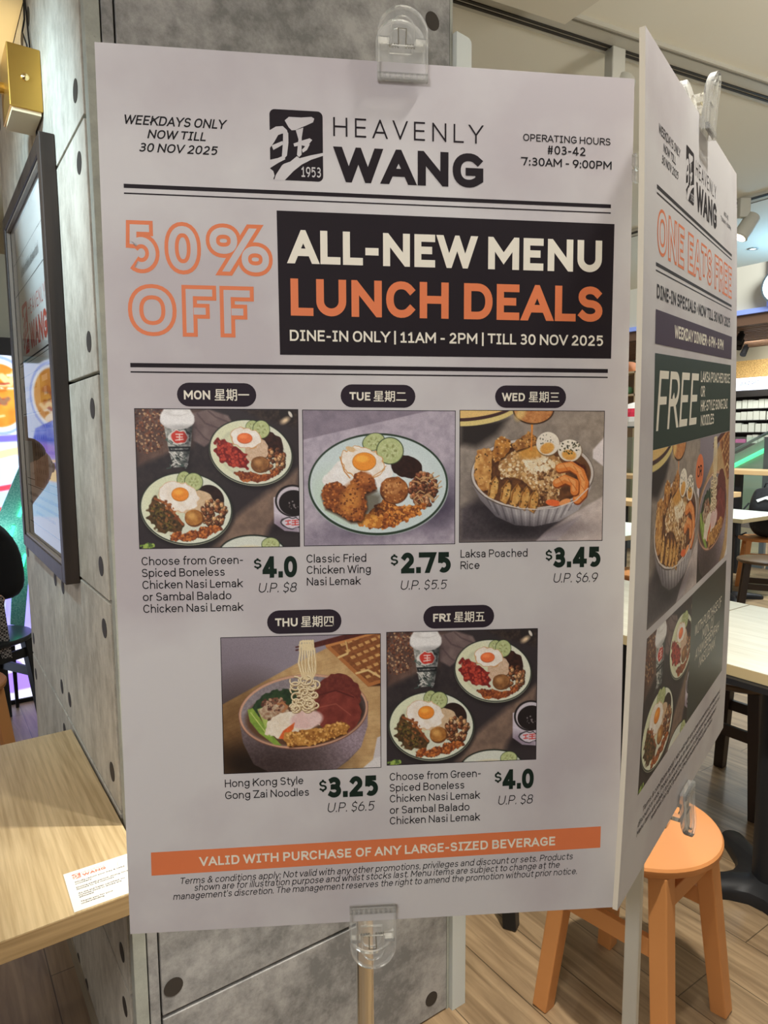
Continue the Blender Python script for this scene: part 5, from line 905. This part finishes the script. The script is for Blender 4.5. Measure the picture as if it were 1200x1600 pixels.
hang(MB().span((-.93, 4.1, .0), (.63, 4.19, 1.90)).build('housing', mat('screen_black', (18, 18, 20), .5), None), ls)
hang(MB().span((-.93, 4.085, 1.872), (.63, 4.1, 1.96)).build('top_bezel', mat('screen_grey', (60, 62, 66), .5), None), ls); hang(MB().span((-.93, 4.085, .0), (.63, 4.1, .022)).build('bottom_bezel', mat('screen_black', (18, 18, 20), .5), None), ls)
# teal glitter panel with a green light line, leaning in front of the screen
tp = empty('glitter_panel', (.36, 4.0, 0)); tag(tp, 'teal glitter decor strip edged with green light in front of the LED screen', 'decoration'); near(tp)
m_teal = mat('teal_glitter', (84, 166, 164), .4, c2=(150, 206, 204), scale=160, detail=2, emit=0); m_led = mat('green_led', (60, 240, 170), .4, emit=4)
hang(MB().prism([(.30, .86), (.325, 1.04), (.445, 1.31), (.53, 1.32), (.47, 1.0), (.445, .70), (.41, .44), (.345, .46), (.365, .66)], lambda u, v, l: (u, 4.02+l, v), 0, .02).build('panel', m_teal, None), tp)
for a, b in (((.418, 1.03), (.452, 1.11)), ((.375, .93), (.392, .985)), ((.398, .70), (.437, .83))): hang(MB().tube([(a[0], 4.012, a[1]), (b[0], 4.012, b[1])], .007, 8).build('light_line', m_led, None), tp)
hang(MB().prism([(.335, .44), (.345, .0), (.36, .0), (.36, .44)], lambda u, v, l: (u, 4.02+l, v), 0, .02).build('support_post', mat('screen_black', (18, 18, 20), .5), None), tp)

# ================================================================ SEATED PERSON IN BLACK AT THE LEFT EDGE
def skin(name, verts, edges, radii, m, parent, sub=2, root=0):
    me = bpy.data.meshes.new(name); me.from_pydata(verts, edges, []); o = bpy.data.objects.new(name, me); COL.objects.link(o); me.materials.append(m)
    md = o.modifiers.new('skin', 'SKIN'); md.use_smooth_shade = True
    if not me.skin_vertices: me.skin_vertices.new(name='')
    for i, r in enumerate(radii): q = me.skin_vertices[0].data[i]; q.radius = r if isinstance(r, tuple) else (r, r); q.use_root = (i == root)
    s = o.modifiers.new('smooth', 'SUBSURF'); s.levels = sub; s.render_levels = sub
    dg = bpy.context.evaluated_depsgraph_get(); nm = bpy.data.meshes.new_from_object(o.evaluated_get(dg)); o.modifiers.clear(); o.data = nm; nm.polygons.foreach_set('use_smooth', [True]*len(nm.polygons)); bpy.data.meshes.remove(me); nm.name = name
    if parent is not None: hang(o, parent)
    return o
pe = empty('person', (.2, 3.70, .5)); tag(pe, 'person in a black top and checked trousers seated on the black stool', 'person'); near(pe)
m_skin = mat('skin', (206, 164, 138), .5); m_top = mat('black_top', (16, 16, 18), .8); m_hair = mat('dark_hair', (24, 20, 20), .5); m_shoe = mat('dark_shoe', (30, 30, 34), .5)
V = [(.225, 3.7, .60), (.245, 3.7, .76), (.215, 3.7, .93), (.155, 3.7, 1.06), (.105, 3.7, 1.14), (.05, 3.7, 1.225), (.032, 3.7, 1.315), (.04, 3.7, 1.395)]; E_ = [(0, 1), (1, 2), (2, 3), (3, 4), (4, 5), (5, 6), (6, 7)]; Rr = [.10, .09, .10, .075, .056, .088, .112, .07]
for s in (-1, 1):
    b = len(V); V += [(.165, 3.7+s*.15, 1.02), (.13, 3.7+s*.21, .80), (-.06, 3.7+s*.15, .70), (-.12, 3.7+s*.13, .70)]; E_ += [(3, b), (b, b+1), (b+1, b+2), (b+2, b+3)]; Rr += [.055, .042, .032, .028]
    V += [(-.16, 3.7+s*.13, .695)]; E_ += [(b+3, b+4)]; Rr += [(.040, .018)]
    for f, (dy, ln) in enumerate(((-.030, .068), (-.010, .078), (.010, .074), (.030, .058))):
        c = len(V); V += [(-.195, 3.7+s*.13+dy, .69), (-.195-ln*.55, 3.7+s*.13+dy*1.1, .682), (-.195-ln, 3.7+s*.13+dy*1.1, .664)]; E_ += [(b+4, c), (c, c+1), (c+1, c+2)]; Rr += [.0095, .009, .008]
    c = len(V); V += [(-.165, 3.7+s*.088, .69), (-.20, 3.7+s*.075, .68)]; E_ += [(b+4, c), (c, c+1)]; Rr += [.011, .009]
    b = len(V); V += [(.20, 3.7+s*.09, .57), (-.20, 3.7+s*.12, .55), (-.17, 3.7+s*.12, .30), (-.14, 3.7+s*.12, .08), (-.25, 3.7+s*.13, .035)]; E_ += [(0, b), (b, b+1), (b+1, b+2), (b+2, b+3), (b+3, b+4)]; Rr += [.08, .058, .05, .035, .028]
body = skin('body', V, E_, Rr, m_skin, pe)
hang(MB().lathe([(.0, 0), (.012, .006), (.016, .03), (.008, .05), (.0, .052)], (-.046, 3.7, 1.268), 12, Matrix.Rotation(R(-12), 3, 'Y')).build('nose', m_skin, None, smooth=60), body)
for s in (-1, 1):
    hang(blob('eye', (-.044, 3.7+s*.031, 1.322), (.007, .012, .008), mat('eye_dark', (30, 24, 22), .2), None, 2, 1), body); hang(blob('ear', (.045, 3.7+s*.092, 1.30), (.018, .008, .030), m_skin, None, 2, 1), body)
hang(blob('mouth', (-.036, 3.7, 1.243), (.006, .026, .006), mat('lips', (168, 98, 88), .5), None, 2, 1), body)
hang(blob('hair', (.062, 3.7, 1.352), (.092, .096, .092), m_hair, None, 3, .95, .02), pe)
V = [(.235, 3.7, .66), (.252, 3.7, .78), (.226, 3.7, .92), (.170, 3.7, 1.04), (.110, 3.7, 1.13)]; E_ = [(0, 1), (1, 2), (2, 3), (3, 4)]; Rr = [(.128, .165), (.122, .16), (.122, .17), (.092, .13), .062]
for s in (-1, 1): b = len(V); V += [(.17, 3.7+s*.16, 1.015), (.135, 3.7+s*.215, .80), (.03, 3.7+s*.18, .735)]; E_ += [(3, b), (b, b+1), (b+1, b+2)]; Rr += [.075, .058, .046]
skin('top', V, E_, Rr, m_top, pe)
m = mat('checked_cloth', (96, 92, 88), .85); nt = m.node_tree; tc = N(nt, 'ShaderNodeTexCoord'); ck = N(nt, 'ShaderNodeTexChecker', Scale=110.0); ck.inputs['Color1'].default_value = (*lin((170, 164, 156)), 1); ck.inputs['Color2'].default_value = (*lin((44, 42, 42)), 1); nt.links.new(tc.outputs['Object'], ck.inputs['Vector']); nt.links.new(ck.outputs['Color'], nt.nodes['Principled BSDF'].inputs['Base Color'])
V = [(.225, 3.7, .60)]; E_ = []; Rr = [(.125, .16)]
for s in (-1, 1): b = len(V); V += [(.19, 3.7+s*.09, .578), (-.19, 3.7+s*.12, .558), (-.175, 3.7+s*.12, .32), (-.145, 3.7+s*.12, .11)]; E_ += [(0, b), (b, b+1), (b+1, b+2), (b+2, b+3)]; Rr += [.094, .072, .062, .055]
skin('trousers', V, E_, Rr, m, pe)
for s in (-1, 1): blob('shoe', (0, 0, 0), (.135, .048, .045), m_shoe, None, 3, .8).location = (-.20, 3.7+s*.125, .046)
for o in [o for o in bpy.data.objects if o.name.startswith('shoe')]: hang(o, pe)

# ================================================================ ACROSS THE ATRIUM
m_wood = mat('counter_wood', (206, 172, 124), .4); m_teal_g = clear_plastic('rail_glass', (.86, .96, .92), .10, .3); m_stl = mat('rail_steel', (120, 134, 140), .35, .7)
def counter(x0, x1, y0, y1, z, label, th=.045, posts=()):
    t = empty('bar_counter', ((x0+x1)/2, (y0+y1)/2, 0)); tag(t, label, 'counter', 'bar counters by the railing'); c = t.location
    MB().span((x0-c.x, y0-c.y, z-th), (x1-c.x, y1-c.y, z)).build('counter_top', m_wood, t, bevel=.004)
    for x, y in posts: MB().box((x-c.x, y-c.y, (z-th)/2), (.06, .06, z-th)).build('support_post', m_black, t)
counter(6.75, 7.1, 2.6, 4.25, 1.075, 'long wooden bar counter seen right of the ONE EATS FREE poster', posts=((6.92, 3.69), (6.92, 2.8)))
counter(6.75, 7.1, 4.55, 6.2, .97, 'wooden bar counter in the gap between posters, at the glass railing', posts=((6.92, 4.75), (6.92, 6.0)))
counter(6.42, 6.62, 3.50, 3.95, .87, 'short wooden ledge beside the black backpack', .05, posts=((6.52, 3.62),))
counter(5.6, 5.9, 4.0, 5.2, .80, 'low wooden counter seen in the gap just above the white-topped table', .05, posts=((5.75, 4.2), (5.75, 5.0)))
for k, (y0, y1) in enumerate(((2.2, 3.60), (3.64, 5.04), (5.08, 6.48))):
    t = empty('glass_railing', (7.4, (y0+y1)/2, 0)); tag(t, ('clear glass railing panel at the right picture edge, green light behind', 'clear glass railing panel behind the right-hand poster\'s far edge', 'clear glass railing panel behind the gap between the posters')[k], 'railing', 'glass railing panels')
    MB().span((-.006, y0-t.location.y, .05), (.006, y1-t.location.y, 1.40)).build('glass_pane', m_teal_g, t); MB().span((-.03, y0-t.location.y, .0), (.03, y1-t.location.y, .10)).build('base_channel', m_stl, t)
    MB().box((.0, y0-t.location.y+.02, .72), (.05, .05, 1.36)).build('post', m_stl, t)
# escalator with green lit edge and dark side
es = empty('escalator', (9.4, 5.0, 0)); tag(es, 'escalator side with a slanting green light line behind the glass railing', 'escalator'); near(es); m_gl2 = mat('green_line', (70, 232, 150), .4, emit=2.2)
hang(MB().prism([(3.2, 1.0), (3.2, 1.85), (7.6, -.55), (7.6, -1.4)], lambda u, v, l: (9.3+l, u, v+.30), 0, .05).build('side_panel', mat('escalator_side', (150, 168, 152), .35, .1), None), es)
hang(MB().tube([(9.26, 3.2, 1.98), (9.26, 7.6, -.40)], .028, 8).build('light_line', m_gl2, None), es); hang(MB().tube([(9.28, 3.2, 2.20), (9.28, 7.6, -.18)], .02, 8).build('handrail', m_stl, None), es)
t = empty('lower_wall', (10.4, 5, 0)); tag(t, 'mauve low wall below the shop display, seen through the glass railing', 'low wall'); MB().span((0, -9, .0), (.2, 7, .92)).build('wall_body', mat('mauve_wall', (124, 102, 104), .7), t); MB().span((-.02, -9, .92), (.22, 7, .98)).build('cap', mat('sage_cap', (150, 166, 150), .5), t)
# gadget shop front
sh = empty('gadget_shop', (14.0, 7.0, 0)); tag(sh, 'gadget shop display wall with dark shelves across the atrium', 'shop front'); near(sh); m_dk = mat('shop_dark', (44, 40, 38), .6)
hang(MB().span((14.03, 3.0, 1.02), (14.19, 9.6, 2.30)).build('back_panel', m_dk, None), sh); hang(MB().span((13.72, 3.0, 2.16), (14.03, 9.6, 2.285)).build('canopy', m_dk, None), sh)
ZS = (1.93, 1.70, 1.46, 1.24)
for z in ZS: hang(MB().span((13.78, 3.0, z-.02), (14.03, 9.6, z)).build('shelf', m_dk, None), sh)
sg = empty('shop_sign', (13.7, 7.0, 2.29)); tag(sg, 'white lit shop sign reading Gadget MIX below the gold mesh band', 'sign'); near(sg)
hang(MB().span((13.72, 3.0, 2.292), (14.0, 9.6, 2.535)).build('sign_box', mat('sign_white', (226, 234, 248), .5, emit=.75), None), sg)
SP = FlatPlane((13.719, 7.42, 2.535), (0, -1, 0), (0, 0, -1)); p = Print(SP); m_sg = mat('sign_ink', (92, 104, 150), .5); p.text('Gadget', 10, 400, 140, 96, m_sg, .09, .12, sp=.02, h=.002); p.text('MIX', 300, 450, 205, 42, m_sg, .09, .1, sp=.2, h=.002); hang(p.build('sign_lettering', None), sg)
m_box = mat('white_carton', (236, 238, 224), .5, emit=0); m_box2 = mat('cream_carton', (226, 224, 204), .5); base = None; rg = random.Random(7); NW = ('first', 'second', 'third', 'fourth', 'fifth', 'sixth', 'seventh', 'eighth', 'ninth', 'tenth', 'eleventh'); SHN = ('top', 'second', 'third', 'lowest')
for r_, z in enumerate(ZS):
    y = 7.50
    for q in range(11):
        if r_ == 3 and q < 2: y -= .125; continue
        if base is None: base = MB().box((0, 0, .5), (1, 1, 1)).build('gadget_carton', m_box, None); o = base
        else: o = base.copy(); COL.objects.link(o)
        w_ = rg.uniform(.095, .122); hh = rg.uniform(.155, .185); o.scale = (.1, w_, hh); o.location = (13.86, y-w_/2, z+.001); y -= w_+rg.uniform(.004, .03)
        tag(o, 'white gadget carton, %s from the left on the %s shop shelf' % (NW[q], SHN[r_]), 'box', 'cartons on the gadget shop shelves')
o = MB().box((0, 0, .04), (.12, .20, .08)).build('pink_pouch', mat('pink_plastic', (232, 90, 170), .5), None, bevel=.01); o.location = (13.86, 7.38, 1.241); tag(o, 'bright pink pouch at the left end of the lowest shop shelf', 'pouch')
# things in the gap between the two boards
rk = empty('display_rack', (7.9, 5.87, 0)); tag(rk, 'pale wooden display rack seen through the gap between the posters', 'rack'); near(rk); m_pw = mat('pale_wood', (226, 206, 168), .5)
for z in (2.245, 1.955, 1.83): hang(MB().span((7.7, 5.5, z-.022), (8.0, 6.05, z)).build('shelf', m_pw, None), rk)
for y in (5.5, 6.02): hang(MB().span((7.7, y, .0), (8.0, y+.03, 2.245)).build('side', m_pw, None), rk)
hang(MB().span((7.98, 5.53, .0), (8.0, 6.02, 2.22)).build('back', mat('rack_back', (176, 150, 122), .6), None), rk)
for k, (x, y, z, r, m_, l) in enumerate(((7.85, 5.72, 2.245, (.09, .11, .075), mat('bread', (160, 104, 70), .7), 'brown rounded loaf on top of the pale display rack'), (7.85, 5.93, 2.245, (.07, .06, .05), mat('bread_dark', (126, 92, 66), .7), 'smaller dark bun beside the loaf on top of the pale display rack'))):
    o = blob('loaf', (x, y, z+r[2]*.9), r, m_, None, 3, .85, .04); tag(o, l, 'bread', 'bread on the rack')
o = MB().box((0, 0, .1), (.16, .16, .2)).build('brown_box', mat('kraft', (150, 116, 80), .7), None, bevel=.004); o.location = (7.84, 5.9, 1.956); tag(o, 'brown box standing on the upper shelf of the pale rack', 'box')
o = blob('green_pack', (7.80, 5.72, 1.956+.054), (.07, .09, .052), mat('green_leaf', (120, 168, 120), .6), None, 3, .7, .05); tag(o, 'small green pack on the upper shelf of the pale rack', 'pack')
aw = empty('checked_canopy', (7.15, 5.13, 0)); tag(aw, 'rounded red and white checked stall canopy in the gap between the posters', 'canopy'); near(aw); m_w = mat('canvas_white', (242, 236, 224), .6); m_r = mat('canvas_red', (206, 44, 66), .6); k = MB(); n = 28; vs = []
for i in range(n+1):
    for j in range(9): a = math.pi*2*i/n; e2 = j/8*math.pi/2; vs.append((.36*math.cos(a)*math.cos(e2), .36*math.sin(a)*math.cos(e2), .30*math.sin(e2)))
for i in range(n):
    for j in range(8): k.mi = 1 if (j < 4 and (i//2+j//2) % 2 == 0) else 0; k.add([vs[i*9+j], vs[(i+1)*9+j], vs[(i+1)*9+j+1], vs[i*9+j+1]], [(0, 1, 2, 3)])
o = k.build('cover', [m_w, m_r], None, smooth=60); o.location = (7.2, 5.06, 1.525); hang(o, aw); hang(MB().span((7.17, 5.03, 0), (7.23, 5.09, 1.54)).build('post', m_stl, None), aw); hang(MB().lathe([(.0, .0), (.37, .0), (.37, .012), (.0, .012)], (7.2, 5.06, 1.515), 28).build('rim_board', mat('dark_rim', (70, 84, 80), .5), None), aw)
# ring-shaped blue-white lamp at the right edge
rl = empty('glowing_disc_sign', (11.0, 5.55, 3.6)); tag(rl, 'glowing round blue-white sign at the right picture edge, up on the far fascia', 'sign'); near(rl)
hang(MB().lathe([(.0, -.05), (.24, -.05), (.24, .03), (.0, .05)], (11.05, 5.42, 3.68), 32, Matrix.Rotation(R(-90), 3, 'Y')).build('lit_face', mat('disc_glow', (206, 246, 255), .4, emit=4), None, smooth=40), rl)
hang(MB().lathe([(.235, -.05), (.27, -.05), (.27, .04), (.235, .04)], (11.06, 5.42, 3.68), 32, Matrix.Rotation(R(-90), 3, 'Y')).build('rim', m_stl, None, smooth=40), rl); hang(MB().tube([(11.1, 5.42, 3.68), (11.22, 5.42, 3.68)], .03, 8).build('bracket', m_stl, None), rl)
bpy.context.view_layer.update()
